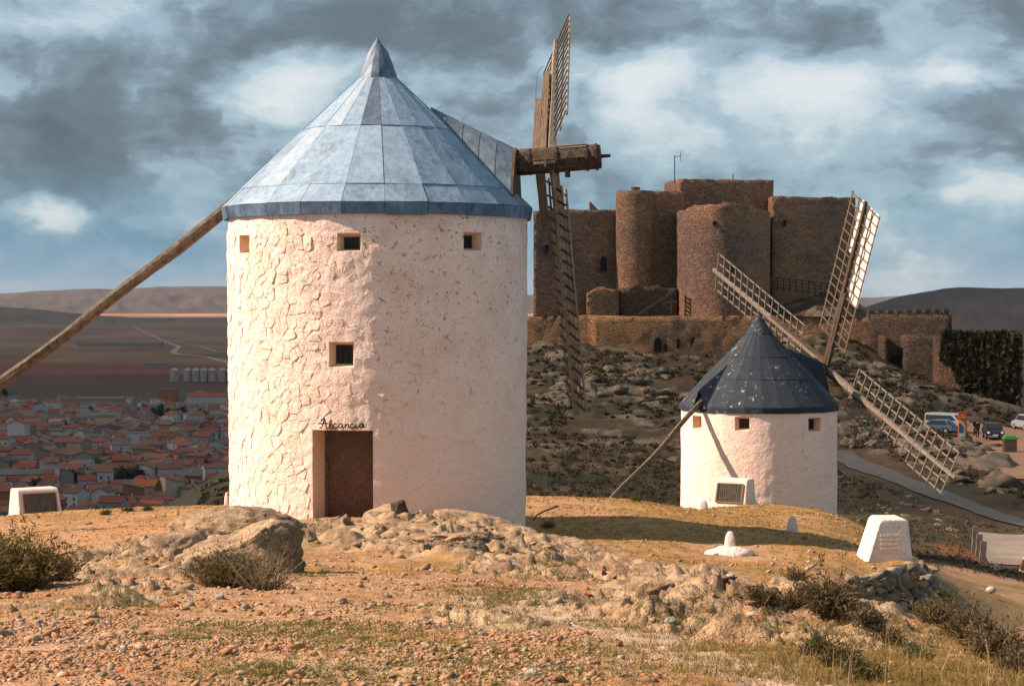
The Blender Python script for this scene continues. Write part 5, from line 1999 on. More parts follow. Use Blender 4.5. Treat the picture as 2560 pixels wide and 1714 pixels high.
for k in wk:
    fme.materials.append(MW[k])
for k in rk_:
    fme.materials.append(MR[k])
fme.polygons.foreach_set("material_index", fm)
fme.update()
place(link("distant_houses", fme), "packed small roofs in the farthest rows of the town", "houses", kind="stuff")
# trees between the houses
M['bark'] = plain_mat("bark", (.07, .05, .035), .9, .3, 3, bs=0)


def crown_mesh(seed, n=420):
    r = np.random.default_rng(seed)
    lob = r.normal(size=(9, 3)) * np.array((.45, .45, .32))
    c = lob[r.integers(0, 9, n)] + r.normal(size=(n, 3)) * .27
    V, Fq, C = leaf_cloud(c, .20, lerp3((.022, .03, .012), (.06, .065, .022), r.random(n)), r)
    return V, Fq, C


TREES = []
for k in range(3):
    V, Fq, C = crown_mesh(300 + k)
    o = mesh_np("crown", V, Fq, M['leaf'], cols=C)
    me = o.data
    bpy.data.objects.remove(o)
    TREES.append(me)
tb = MB()
tb.tube([(0, 0, 0), (.03, 0, .5), (0, .02, 1)], [.10, .07, .04], 7)
TRUNK = tb.mesh("trunk", M['bark'])
tree_spots = [(170, 1208), (186, 1206), (300, 1207), (318, 1206), (335, 1203), (400, 1040), (420, 1042), (440, 1040), (460, 1040), (478, 1045), (340, 1035), (360, 1036),
              (62, 1032), (140, 1062), (160, 1078), (255, 1245), (500, 1045), (225, 1034), (90, 1230), (520, 1180), (545, 1196), (560, 1200), (20, 1030), (8, 985), (15, 990), (300, 1030), (380, 1046)]
for k, (px, py) in enumerate(tree_spots):
    Y = Yp(py)
    x = (px - CX) / F_PX * Y
    near_ = ("at the far edge of town" if py < 1070 else "among the nearer houses") + (", left third" if px < 200 else (", middle third" if px < 390 else ", close to the mill"))
    t = empty("tree", (x, Y, ZP), f"dark green round tree {near_}", "tree", "dark trees among the town houses")
    s = rt.uniform(3.4, 5.5)
    o = bpy.data.objects.new("crown", TREES[k % 3])
    COL.objects.link(o)
    o.parent = t
    o.location = (0, 0, s * 1.0)
    o.scale = (s, s, s * .9)
    o.rotation_euler = (0, 0, rt.uniform(0, 6))
    o = bpy.data.objects.new("trunk", TRUNK)
    COL.objects.link(o)
    o.parent = t
    o.scale = (s, s, s)
# grain silos
M['silo'] = plain_mat("silo_metal", (.30, .275, .25), .6, .18, .2, bs=0)
pxs = [436, 468, 489, 509, 530, 556, 577, 598]
for k, px in enumerate(pxs):
    Y = 2640.0
    x = (px - CX) / F_PX * Y
    wh = ["left-most silo, standing apart from the row", "second silo from the left", "third silo from the left", "fourth silo from the left", "fifth silo from the left", "sixth silo from the left", "seventh silo from the left", "silo nearest the mill wall"][k]
    r = 5.4 if k else 5.8
    s = empty("silo", (x, Y, ZP), "grey metal grain " + wh, "silo", "grain silos beyond the town")
    b = MB()
    b.lathe([(r, ZP), (r, ZP + 15), (r * .98, ZP + 15.2)], 20, x, Y)
    b.build("body", M['silo'], s)
    b = MB()
    b.lathe([(r + .25, ZP + 15.1), (r * .4, ZP + 17.6), (.5, ZP + 18.2)], 20, x, Y)
    b.build("roof", M['silo'], s)
for (px, py, w, lab) in ((390, 921, 34, "long pale shed in the fields left of the silos"), (300, 866, 90, "row of pale farm sheds far out on the plain"), (362, 864, 40, "pale farm building at the end of the far shed row")):
    Y = Yp(py)
    house((px - CX) / F_PX * Y, Y, w * (1 if py > 900 else 2.2), 14, 8, 2.5, 0, "grey", "grey", lab, name="farm_shed", group=None, cat="shed")
# ---------------------------------------------------------------- white masonry blocks, bollards
def bevel(o, w, seg=3):
    m = o.modifiers.new("bevel", 'BEVEL')
    m.width = w
    m.segments = seg
    m.limit_method = 'ANGLE'
    return o


def info_block(base, face, w, d, h, label, sink=.25, panel=True):
    """rendered block with a sloping front that carries a barred panel; face = direction the panel looks"""
    root = empty("information_block", base, label, "information block", "white information blocks")
    f = Vector((math.cos(face), math.sin(face), 0))
    s = Vector((-f.y, f.x, 0))
    B = Vector(base)

    def q(x, y, z):
        return B + f * x + s * y + Vector((0, 0, z))
    prof = [(-.50 * d, -sink), (.56 * d, -sink), (.50 * d, .04 * h), (.24 * d, .93 * h), (.18 * d, h), (-.33 * d, h), (-.38 * d, .95 * h)]
    b = MB()
    lo, hi = [q(x, -w / 2 * (1.03 if z < .5 * h else .96), z) for x, z in prof], [q(x, w / 2 * (1.03 if z < .5 * h else .96), z) for x, z in prof]
    b.hexa(lo, hi)
    o = b.build("body", M['wash_clean'], root)
    bevel(o, .05, 3)
    if panel:
        t0, t1 = .16, .88
        (xa, za), (xb, zb) = (.50 * d, .04 * h), (.24 * d, .93 * h)

        def pp(u, t, off):
            x, z = xa + (xb - xa) * t, za + (zb - za) * t
            nx, nz = (zb - za), (xa - xb)
            L = math.hypot(nx, nz)
            return q(x + nx / L * off, u * w, z + nz / L * off)
        b = MB()
        b.hexa([pp(-.36, t0, .004), pp(.36, t0, .004), pp(.36, t1, .004), pp(-.36, t1, .004)], [pp(-.36, t0, .02), pp(.36, t0, .02), pp(.36, t1, .02), pp(-.36, t1, .02)])
        pn_ = b.build("panel", M['panel'], root)
        nrm = (pp(0, .5, 1) - pp(0, .5, 0)).normalized()
        b = MB()
        for (a, c) in (((-.38, t0), (.38, t0)), ((.38, t0), (.38, t1)), ((.38, t1), (-.38, t1)), ((-.38, t1), (-.38, t0))):
            b.beam(pp(a[0], a[1], .035), pp(c[0], c[1], .035), .045, .04, nrm)
        b.build("frame", M['panel_frame'], root)
        for k in range(13):
            u = -.34 + .68 * k / 12
            b = MB()
            b.beam(pp(u, t0, .045), pp(u, t1, .045), .016, .02, nrm)
            b.build("bar", M['panel_bar'], pn_)
    return root


M['panel'] = plain_mat("panel_ceramic", (.16, .15, .11), .4, .5, 6, bs=0)
M['panel_frame'] = plain_mat("panel_frame", (.19, .10, .06), .7, .3, 8)
M['panel_bar'] = plain_mat("panel_bar", (.10, .06, .04), .6, .3, 8, bs=0)
p = on(86, 66)
info_block((p.x, p.y, P(86, 1296, 66).z), math.radians(-56), 1.45, 1.15, 1.02, "white information block with dark barred panel at the left edge of the ridge")
p = P(1828, 1265, 73)
info_block((p.x + .1, p.y, p.z), math.radians(-118), 1.30, 1.15, 1.02, "white information block with barred panel in front of the smaller mill")
p = P(2212, 1402, 41.5)
ib = info_block((p.x, p.y, p.z), math.radians(184), .95, 1.0, .92, "white block seen from behind above the dry stone wall", panel=False)
b = MB()
b.box(p.x + .43, p.x + .475, p.y - .40, p.y + .40, p.z + .05, p.z + .74)
b.build("panel", M['panel_frame'], ib)
for k in range(4):                                     # worn raised lettering on its flank, too eroded to read
    b = MB()
    rw = random.Random(40 + k)
    x = -.18
    while x < .22:
        wd = rw.uniform(.014, .03)
        q = Vector((p.x, p.y, p.z)) + Vector((x, -.492, .30 + .09 * k + (.01 if x > 0 else 0)))
        b.box(q.x, q.x + wd, q.y - .002, q.y + .01, q.z, q.z + .045)
        x += wd + rw.uniform(.012, .02)
    b.build("worn_lettering", M['wash_clean'], ib)


def bollard(base, w, h, label, mound=0.0, seed=0, lean=.0):
    root = empty("bollard", base, label, "bollard", "white bollards on the ridge")
    V, Fc = ICO[3]
    V = V.copy()
    sq = np.sign(V) * np.abs(V) ** .55
    t = (sq[:, 2] + 1) / 2
    k = w / 2 * (1.25 - .62 * t)
    X = sq[:, 0] * k + lean * t + .012 * fbm(V[:, 0] * 3 + seed, V[:, 1] * 3, V[:, 2] * 3, 3)
    Yb = sq[:, 1] * k + .012 * fbm(V[:, 0] * 3, V[:, 1] * 3 + seed, V[:, 2] * 3, 3)
    Z = -.12 + (h + .12) * t
    mesh_np("post", np.column_stack([X + base[0], Yb + base[1], Z + base[2]]), Fc, M['wash_clean'], root, smooth=True)
    if mound:
        V2 = V * np.array((mound, mound * .9, .16))[None]
        V2 = V2 * (1 + .22 * fbm(V[:, 0] * 2 + 3, V[:, 1] * 2 + seed, V[:, 2], 4))[:, None]
        mesh_np("footing", V2 + np.array((base[0] + .03, base[1], base[2]))[None], Fc, M['wash_clean'], root, smooth=True)


for (px, py, Y, w, h, lab, md) in ((1825, 1384, 40.2, .24, .46, "pointed white bollard on a spread whitewashed footing", .48), (1981, 1329, 49.6, .27, .40, "white bollard standing in the big mill's shadow", 0),
                                   (1757, 1275, 65.5, .36, .36, "squat white bollard in front of the smaller mill", 0), (568, 1262, 61.5, .17, .40, "small white bollard beside the big mill's left wall", 0),
                                   (2490, 1424, 76, .26, .36, "grey-white bollard on the lower ground at the right", 0)):
    q = P(px, py, Y)
    if px > 2400:
        q = hit(px, py, 55, 95)
    q.z = min(q.z, float(gz(q.x, q.y)) + .06)
    bollard((q.x, q.y, q.z), w, h, lab, md, px % 17)

# ---------------------------------------------------------------- car park: cars, sign, person, bins
M['glass'] = plain_mat("car_glass", (.03, .035, .04), .15, .1, 2, bs=0)
M['tyre'] = plain_mat("tyre", (.015, .015, .015), .8, .2, 4, bs=0)
M['lamp'] = plain_mat("lamp", (.75, .75, .72), .3, .1, 4, bs=0)
M['plate'] = plain_mat("plate", (.7, .7, .66), .5, .05, 4, bs=0)


def car(base, head, length, width, height, paint, label, van=False):
    m = plain_mat("car_paint", paint, .3, .05, 2, bs=0)
    m.node_tree.nodes['Principled BSDF'].inputs['Coat Weight'].default_value = .4
    root = empty("parked_car", base, label, "van" if van else "car", "vehicles in the car park")
    f = Vector((math.cos(head), math.sin(head), 0))
    s = Vector((-f.y, f.x, 0))
    B = Vector(base)

    def q(x, y, z):
        return B + f * x * length / 2 + s * y * width / 2 + Vector((0, 0, z * height))
    if van:
        pl = [(-1, .2), (-1, .55), (-.97, .95), (-.85, 1.0), (.35, 1.0), (.55, .92), (.80, .58), (.97, .5), (1, .22)]
        gl = [(-.9, .60), (-.9, .88), (.42, .88), (.70, .60)]
    else:
        pl = [(-1, .22), (-.98, .55), (-.80, .62), (-.62, .97), (-.5, 1.0), (.12, .99), (.25, .95), (.50, .63), (.93, .52), (1, .24)]
        gl = [(-.72, .64), (-.56, .93), (.16, .93), (.42, .65)]
    rings = []
    for y, k in ((-1, .94), (-.93, 1.0), (.93, 1.0), (1, .94)):
        rings.append([q(x * (1 if abs(y) < 1 else .985), y * (1 - .16 * max(0, (z - .58) / .42)), z if z < .6 else z * k + .6 * (1 - k)) for x, z in pl])
    b = MB()
    n = len(pl)
    for r in rings:
        b.v += [tuple(v) for v in r]
    for k in range(3):
        for i in range(n):
            j = (i + 1) % n
            b.f.append((k * n + i, k * n + j, (k + 1) * n + j, (k + 1) * n + i))
    b.f += [tuple(range(n - 1, -1, -1)), tuple(3 * n + i for i in range(n))]
    b.build("body", m, root)
    for sd in (-1, 1):
        b = MB()
        b.hexa([q(x, sd * (1.0 - .16 * (z - .58) / .42) * .985, z) for x, z in gl], [q(x, sd * (1.012 - .16 * (z - .58) / .42), z) for x, z in gl])
        b.build("side_window", M['glass'], root)
    i = 5 if van else 6
    (xa, za), (xb, zb) = (pl[i], pl[i + 1])
    b = MB()
    w_ = lambda x, z, y, o: q(x + o, y * (.86 - .10 * max(0, (z - .58) / .42)), z + o * .8)
    lo_, hi_ = .12, .90
    c = [(xa + (xb - xa) * lo_, za + (zb - za) * lo_), (xa + (xb - xa) * hi_, za + (zb - za) * hi_)]
    b.hexa([w_(*c[0], -1, .004), w_(*c[1], -1, .004), w_(*c[1], 1, .004), w_(*c[0], 1, .004)], [w_(*c[0], -1, .016), w_(*c[1], -1, .016), w_(*c[1], 1, .016), w_(*c[0], 1, .016)])
    b.build("windscreen", M['glass'], root)
    b = MB()
    xr = -.93 if not van else -1.0
    b.hexa([q(xr + .12, -.72, .64), q(xr + .12, .72, .64), q(xr + .25, .66, .92), q(xr + .25, -.66, .92)], [q(xr - .0, -.72, .64), q(xr - .0, .72, .64), q(xr + .2, .66, .92), q(xr + .2, -.66, .92)])
    b.build("rear_window", M['glass'], root)
    for sd in (-1, 1):
        for x in (-.62, .62):
            b = MB()
            b.tube([q(x, sd * .80, .21), q(x, sd * 1.01, .21)], .32, 14)
            wh = b.build("wheel", M['tyre'], root)
            b = MB()
            b.tube([q(x, sd * 1.0, .21), q(x, sd * 1.03, .21)], .19, 10)
            b.build("rim", M['silo'], wh)
        b = MB()
        b.hexa([q(.95, sd * .62, .40), q(.95, sd * .88, .40), q(.93, sd * .88, .50), q(.93, sd * .62, .50)], [q(1.0, sd * .62, .40), q(.995, sd * .86, .40), q(.96, sd * .86, .50), q(.965, sd * .62, .50)])
        b.build("headlight", M['lamp'], root)
        b = MB()
        b.hexa([q(-.95, sd * .70, .42), q(-.95, sd * .93, .42), q(-.95, sd * .93, .54), q(-.95, sd * .70, .54)], [q(-1.0, sd * .70, .42), q(-1.0, sd * .93, .42), q(-.99, sd * .93, .54), q(-.99, sd * .70, .54)])
        b.build("tail_light", MR["red"], root)
    b = MB()
    b.hexa([q(.98, -.28, .27), q(.98, .28, .27), q(.98, .28, .34), q(.98, -.28, .34)], [q(1.004, -.28, .27), q(1.004, .28, .27), q(1.0, .28, .34), q(1.0, -.28, .34)])
    b.build("number_plate", M['plate'], root)
    return root


def cpos(px, Y, dz=.1):
    v = on(px, Y)
    return (v.x, v.y, v.z + dz)


car(cpos(2484, 199), math.radians(-97), 4.2, 1.75, 1.6, (.02, .02, .022), "dark car facing the ridge in the car park")
car(cpos(2368, 207), math.radians(-40), 4.4, 1.8, 1.8, (.36, .36, .37), "white van parked left of the orange sign", True)
car(cpos(2342, 203, -.1), math.radians(150), 4.0, 1.65, 1.4, (.10, .13, .19), "dark blue car parked in front of the white van")
car(cpos(2568, 214), math.radians(100), 4.2, 1.75, 1.75, (.34, .36, .38), "silver-grey car at the right end of the car park")

# tall orange sign
sg = empty("sign_totem", cpos(2408, 196.5), "tall orange-red sign panel with pale arched picture beside the parked cars", "sign")
M['orange'] = plain_mat("sign_orange", (.62, .10, .02), .6, .1, 1, bs=0)
M['sgn_white'] = plain_mat("sign_white", (.72, .68, .62), .6, .06, 1, bs=0)
M['sgn_blue'] = plain_mat("sign_picture", (.10, .13, .20), .6, .3, 1.2, bs=0)
M['sgn_yellow'] = plain_mat("sign_yellow", (.75, .48, .12), .6, .06, 1, bs=0)
sb = Vector(cpos(2408, 196.5))
sy = sb.y
z0 = sb.z - .2


def sbox(name, x0, x1, za, zb, yo, mat, parent):
    b = MB()
    b.box(sb.x + x0, sb.x + x1, sy - yo, sy - yo + .03, z0 + za, z0 + zb)
    return b.build(name, mat, parent)


b = MB()
b.box(sb.x - .42, sb.x + .42, sy - .02, sy + .20, z0, z0 + 2.95)
board = b.build("board", M['orange'], sg)


def qarch(name, r, h, mat, yo, zb=.0):
    b = MB()
    pts = [(-.40, zb), (-.40 + r * .9, zb)]
    for k in range(9):
        a = math.pi / 2 * k / 8
        pts.append((-.40 + r * math.cos(a), h * .62 + h * .38 * math.sin(a)))
    pts[-1] = (-.40, pts[-1][1])
    b.hexa([(sb.x + x, sy - yo, z0 + z) for x, z in pts], [(sb.x + x, sy - yo + .01, z0 + z) for x, z in pts])
    return b.build(name, mat, board)


qarch("yellow_arch", .70, 2.15, M['sgn_yellow'], .034, .05)
qarch("white_arch", .60, 2.0, M['sgn_white'], .044, .08)
qarch("picture", .52, 1.86, M['sgn_blue'], .054, .85)
for k, (xa, xb, zz) in enumerate(((-.16, -.03, 2.55), (-.01, .12, 2.55), (-.32, -.10, 2.35), (-.07, .06, 2.35), (.09, .30, 2.35))):   # words of the heading, too small to read
    sbox("heading_word", xa, xb, zz, zz + .07, .032, M['sgn_white'], board)


# person beside the dark car
def person(base, label, top, trousers, h=1.74, head=0.0):
    sk = [(0, 0, .52), (0, 0, .62), (0, .01, .74), (0, .0, .815), (0, -.005, .85), (0, -.01, .90), (0, 0, .97),
          (-.055, 0, .50), (-.06, -.01, .28), (-.06, .01, .04), (-.06, -.07, .015), (.055, 0, .50), (.062, .01, .28), (.065, .02, .04), (.065, -.06, .015),
          (-.105, .0, .80), (-.135, .015, .63), (-.125, -.04, .49), (.105, 0, .80), (.135, .015, .63), (.12, -.05, .50)]
    ed = [(0, 1), (1, 2), (2, 3), (3, 4), (4, 5), (5, 6), (0, 7), (7, 8), (8, 9), (9, 10), (0, 11), (11, 12), (12, 13), (13, 14), (3, 15), (15, 16), (16, 17), (3, 18), (18, 19), (19, 20)]
    rad = [.085, .08, .10, .07, .032, .055, .045, .058, .042, .03, .025, .058, .042, .03, .025, .042, .032, .022, .042, .032, .022]
    me = bpy.data.meshes.new("person")
    me.from_pydata([(x * h, y * h, z * h) for x, y, z in sk], ed, [])
    o = bpy.data.objects.new("person", me)
    COL.objects.link(o)
    md = o.modifiers.new("skin", 'SKIN')
    for v, r in zip(me.skin_vertices[0].data, rad):
        v.radius = (r * h, r * h)
    me.skin_vertices[0].data[0].use_root = True
    sd = o.modifiers.new("sub", 'SUBSURF')
    sd.levels = sd.render_levels = 2
    dg = bpy.context.evaluated_depsgraph_get()
    nm = bpy.data.meshes.new_from_object(o.evaluated_get(dg))
    bpy.data.objects.remove(o)
    nm.materials.clear()
    for c, nme in ((top, "jacket"), (trousers, "trousers"), ((.42, .25, .17), "skin")):
        nm.materials.append(plain_mat("person_" + nme, c, .85, .15, 8, bs=0))
    for f in nm.polygons:
        z = f.center.z / h
        x = abs(f.center.x) / h
        f.material_index = 2 if z > .845 or (x > .09 and z < .53 and z > .4) else (1 if z < .53 else 0)
        f.use_smooth = True
    p_ = bpy.data.objects.new("person", nm)
    COL.objects.link(p_)
    p_.location = base
    p_.rotation_euler = (0, 0, head)
    place(p_, label, "person", "people standing in the car park")
    V, Fc = ICO[2]
    V = V * np.array((.058, .066, .062))[None] * h + np.array((0, .012 * h, .945 * h))[None]
    hair = mesh_np("hair", V, Fc, M['iron'], None, smooth=True)
    hair.parent = p_


person(cpos(2445, 200, .1), "person in dark clothes standing beside the dark car", (.02, .02, .022), (.018, .018, .022))
person(cpos(2438, 204, .1), "person in dark clothes standing farther back by the orange sign", (.03, .028, .03), (.02, .02, .022), 1.68, .6)

# recycling bin with green lid in a timber enclosure
bn = empty("rubbish_bin", cpos(2525, 183), "bin with bright green lid inside a brown timber enclosure", "bin")
bb = Vector(cpos(2525, 183))
b = MB()
for k in range(7):
    b = MB()
    b.box(bb.x - .60 + k * .17, bb.x - .45 + k * .17, bb.y - .52, bb.y - .48, bb.z - .1, bb.z + 1.15)
    b.build("slat", M['wood'], bn)
b = MB()
b.box(bb.x - .55, bb.x + .55, bb.y - .44, bb.y + .4, bb.z - .1, bb.z + 1.15)
b.build("tub", M['wood_dark'], bn)
b = MB()
b.hexa([(bb.x - .62, bb.y - .56, bb.z + 1.16), (bb.x + .62, bb.y - .56, bb.z + 1.16), (bb.x + .62, bb.y + .5, bb.z + 1.16), (bb.x - .62, bb.y + .5, bb.z + 1.16)],
       [(bb.x - .45, bb.y - .35, bb.z + 1.48), (bb.x + .45, bb.y - .35, bb.z + 1.48), (bb.x + .45, bb.y + .4, bb.z + 1.52), (bb.x - .45, bb.y + .4, bb.z + 1.52)])
bevel(b.build("lid", plain_mat("green_plastic", (.04, .22, .03), .5, .1, 3, bs=0), bn), .06, 2)
# timber gate post by the concrete apron
gp = empty("gate_post", tuple(on(2436, 101)), "weathered timber barrier board at the corner of the concrete apron", "post")
for k, (xa, hh) in enumerate(((2438, 1.35), (2448, 1.15), (2458, 1.0))):
    q = on(xa, 103 - k * 1.6)
    beam_obj("board", gp, q - Vector((0, 0, .2)), q + Vector((.08, 0, hh)), .10, .30, (1, 0, 0), M['wood_pale'])
p = hit(2580, 1432, 62, 96)
info_block((p.x, p.y, p.z), math.radians(190), 1.0, .9, .75, "white information block with dark panel cut off by the right edge")

# ---------------------------------------------------------------- foreground rocks
big = hit(600, 1440)
boulder("boulder", P(612, 1402, 23.6), (.86, .62, .56), 12, 0.05, 5, "big dark-faced boulder behind the dry bush in front of the mill", "boulder", nplanes=5, dmin=.75, dmax=.95, amp=.07,
        planes=[((1.0, -.35, .10), .62), ((-.55, -.15, .9), .50), ((.1, -1, .35), .75), ((.75, -.6, .5), .72)], freq=1.6, strata=.05)
boulder("boulder", P(968, 1304, 40.4), (.52, .42, .40), 31, .2, 4, "rounded boulder leaning by the mill door", "boulder", nplanes=4, dmin=.8, dmax=.95, amp=.05, planes=[((1, -.25, .12), .66), ((-.3, -.2, 1), .72)], freq=1.5)
boulder("boulder", P(1004, 1292, 39.9), (.30, .3, .44), 47, .6, 4, "dark split rock right of the rounded boulder", "boulder", nplanes=9, dmin=.45, dmax=.8, amp=.08, c1=(.17, .12, .08), c2=(.10, .075, .05), tilt=-.35)  # dark colours stand for the shade on its facets
boulder("boulder", P(600, 1338, 35.0), (1.25, .9, .50), 53, .05, 5, "long rounded rock ridge at the foot of the mill's left side", "boulder", nplanes=3, dmin=.8, dmax=.95, amp=.09, freq=2.2, strata=.08, tilt=.04)
boulder("boulder", P(405, 1372, 27.5), (.62, .5, .20), 61, .1, 4, "flat tilted rock slab left of the big boulder", "boulder", nplanes=6, dmin=.5, dmax=.9, amp=.08, strata=.07, tilt=-.30)
boulder("boulder", P(442, 1402, 24.5), (.24, .2, .16), 67, .5, 4, "blocky rock between the slab and the big boulder", "boulder", nplanes=8, dmin=.5, dmax=.8, amp=.08)
boulder("boulder", P(345, 1412, 23.5), (.20, .16, .13), 71, 1.2, 4, "small pointed rock at the left end of the slab", "boulder", nplanes=8, dmin=.4, dmax=.8, amp=.08)
boulder("boulder", P(385, 1522, 17.6), (.26, .2, .14), 73, .2, 4, "dark broken rock among gravel in the lower left", "boulder", nplanes=8, dmin=.45, dmax=.85, amp=.1, strata=.06, c1=(.42, .30, .20), c2=(.26, .19, .13))
boulder("boulder", P(20, 1530, 16.8), (.16, .13, .10), 79, .8, 4, "angular orange-brown rock at the left edge above the gravel", "boulder", nplanes=9, dmin=.4, dmax=.8, amp=.05, c1=(.42, .24, .13), c2=(.3, .19, .12))
boulder("boulder", P(1330, 1445, 26.6), (.62, .4, .17), 83, -.35, 5, "low craggy rock step with dark hollow in the middle of the ridge", "boulder", nplanes=7, dmin=.5, dmax=.9, amp=.13, strata=.08, tilt=.25, c1=(.40, .30, .21), c2=(.26, .2, .145))
boulder("boulder", P(1470, 1478, 25.2), (.55, .3, .17), 89, -.4, 5, "second craggy rock step sloping down to the right", "boulder", nplanes=7, dmin=.5, dmax=.9, amp=.13, strata=.08, tilt=.30, c1=(.40, .30, .21), c2=(.26, .2, .145))
boulder("boulder", P(1620, 1505, 23.6), (.42, .3, .10), 97, .2, 4, "smooth pale hump of rock right of the rock steps", "boulder", nplanes=3, dmin=.8, dmax=.95, amp=.06, tilt=.15)
boulder("boulder", P(1145, 1362, 32), (.8, .5, .26), 101, .1, 5, "hollowed rock hump below the mill's right side", "boulder", nplanes=6, dmin=.55, dmax=.9, amp=.13, strata=.05, freq=2.6)
boulder("boulder", P(1180, 1378, 31.0), (.34, .3, .20), 103, .9, 4, "dark pitted rock beside the hollowed hump", "boulder", nplanes=8, dmin=.45, dmax=.85, amp=.14, c1=(.28, .21, .15), c2=(.2, .155, .11))
boulder("boulder", P(1210, 1316, 40.6), (1.1, .6, .26), 107, -.1, 5, "weathered rock bank against the mill's base", "boulder", nplanes=5, dmin=.6, dmax=.9, amp=.10, strata=.06, tilt=.22)
boulder("boulder", P(1300, 1340, 40.0), (.42, .4, .22), 109, .4, 4, "lime-splashed rock at the mill's right corner", "boulder", nplanes=5, dmin=.6, dmax=.9, amp=.10, c1=(.62, .54, .45), c2=(.42, .34, .27))
boulder("boulder", P(2478, 1474, 66), (.17, .16, .12), 113, .4, 3, "lone white rounded stone on the lower ground", "boulder", nplanes=3, dmin=.8, dmax=.95, amp=.05, c1=(.7, .64, .56), c2=(.6, .54, .46))
boulder("boulder", P(920, 1345, 36.5), (.9, .7, .22), 127, .15, 5, "wide weathered bedrock shelf below the mill door", "boulder", nplanes=5, dmin=.6, dmax=.9, amp=.12, strata=.07)
boulder("boulder", P(1800, 1520, 21.5), (.50, .42, .12), 131, .3, 4, "grey lichened rock hump left of the dry stone wall", "boulder", nplanes=5, dmin=.6, dmax=.9, amp=.11, strata=.05)
boulder("boulder", P(1940, 1575, 18.5), (.62, .4, .12), 137, -.25, 4, "long low pale rock below the right-hand shrubs", "boulder", nplanes=5, dmin=.6, dmax=.9, amp=.09, strata=.05)

# broken slabs and blocks of the outcrop itself
rb = np.random.default_rng(55)
base_r = [rock_shape(2, 1200 + k, 12, .30, .72, .06) for k in range(14)]
F2 = base_r[0][1]
base_v = np.stack([b_[0] for b_ in base_r])
N2 = base_v.shape[1]
Xr, Yr = [], []
for (px, y0, rx, ry, w_) in OUTCROPS:
    if y0 < 18:
        continue
    n_k = int(13 * rx * ry * w_ * (30 / y0))
    Xr.append((px - CX) / F_PX * y0 + rb.normal(0, rx * .55, n_k))
    Yr.append(y0 + rb.normal(0, ry * .55, n_k))
Xr, Yr = np.concatenate(Xr), np.concatenate(Yr)
kk = (rock_mask(Xr, Yr) > .5) & (np.hypot(Xr - M1C.x, Yr - 46) > 3.7)
Xr, Yr = Xr[kk], Yr[kk]
n_r = len(Xr)
sr = np.minimum(.085 * rb.lognormal(0, .65, n_r), .17)
v_ = base_v[rb.integers(0, 14, n_r)] * np.column_stack([sr * rb.uniform(1.0, 1.9, n_r), sr * rb.uniform(.9, 2.0, n_r), sr * rb.uniform(.55, .95, n_r)])[:, None, :]
ag = -.55 + rb.normal(0, .35, n_r)
tl = np.clip(rb.normal(-.16, .12, n_r), -.35, .1)[:, None]
zz_ = v_[..., 2] + v_[..., 0] * tl * -1.0
xx_ = v_[..., 0] * np.cos(ag)[:, None] - v_[..., 1] * np.sin(ag)[:, None]
yy_ = v_[..., 0] * np.sin(ag)[:, None] + v_[..., 1] * np.cos(ag)[:, None]
W_ = np.stack([xx_ + Xr[:, None], yy_ + Yr[:, None], zz_ + (gz(Xr, Yr) - sr * .34)[:, None]], -1).reshape(-1, 3)
cr_ = rock_cols(W_, (.60, .40, .235), (.31, .20, .115), 5.) * np.repeat(rb.uniform(.75, 1.12, n_r), N2)[:, None]
o = mesh_np("outcrop_rubble", W_, (F2[None] + (np.arange(n_r) * N2)[:, None, None]).reshape(-1, 3), M['rock'], cols=cr_)
place(o, "broken slabs and small blocks covering the bedrock outcrop", "rubble", kind="stuff")

# dry stone wall under the right-hand block
dw = empty("dry_stone_wall", tuple(P(2240, 1500, 38.6)), "short dry stone retaining wall of grey and orange rubble", "wall")
rs = random.Random(77)
WC = [((.44, .30, .19), (.28, .19, .12)), ((.58, .28, .10), (.44, .2, .075)), ((.52, .38, .255), (.36, .26, .17)), ((.31, .215, .14), (.2, .14, .09))]
top_l = [(2122, 1446), (2165, 1440), (2200, 1428), (2240, 1418), (2285, 1404), (2318, 1410), (2338, 1440)]
bot_l = [(2135, 1470), (2165, 1500), (2200, 1525), (2240, 1530), (2285, 1515), (2318, 1500), (2345, 1480)]
for rw_ in range(5):
    n = 11
    for k in range(n):
        t = (k + .5 + .5 * (rw_ % 2) - .25) / n
        px = 2125 + t * 215
        ya = float(np.interp(px, [a for a, _ in top_l], [b_ for _, b_ in top_l]))
        yb = float(np.interp(px, [a for a, _ in bot_l], [b_ for _, b_ in bot_l]))
        u = (rw_ + .4) / 5
        py = ya + (yb - ya) * u + rs.uniform(-3, 3)
        hgt = (yb - ya) / 5
        Y = 36.85 + t * 3.4 - u * .35
        c = P(px, py, Y)
        s = max(.08, hgt / F_PX * Y * .72) * rs.uniform(.8, 1.3)
        V, Fc = rock_shape(2, 500 + rw_ * 20 + k, 11, .30, .62, .03)
        s *= 1.45
        L_ = rs.uniform(.17, .32)
        V = V * np.array((L_, .20, s))[None]
        an = rs.uniform(-.25, .25)
        V = np.column_stack([V[:, 0] * math.cos(an) + V[:, 2] * math.sin(an), V[:, 1], -V[:, 0] * math.sin(an) + V[:, 2] * math.cos(an)])
        V = V + np.array(tuple(c))[None]
        c1, c2 = WC[rs.choices(range(4), [4, 1.3, 3, 3])[0]]
        mesh_np("stone", V, Fc, M['rock'], dw, cols=rock_cols(V * 2, c1, c2, k))

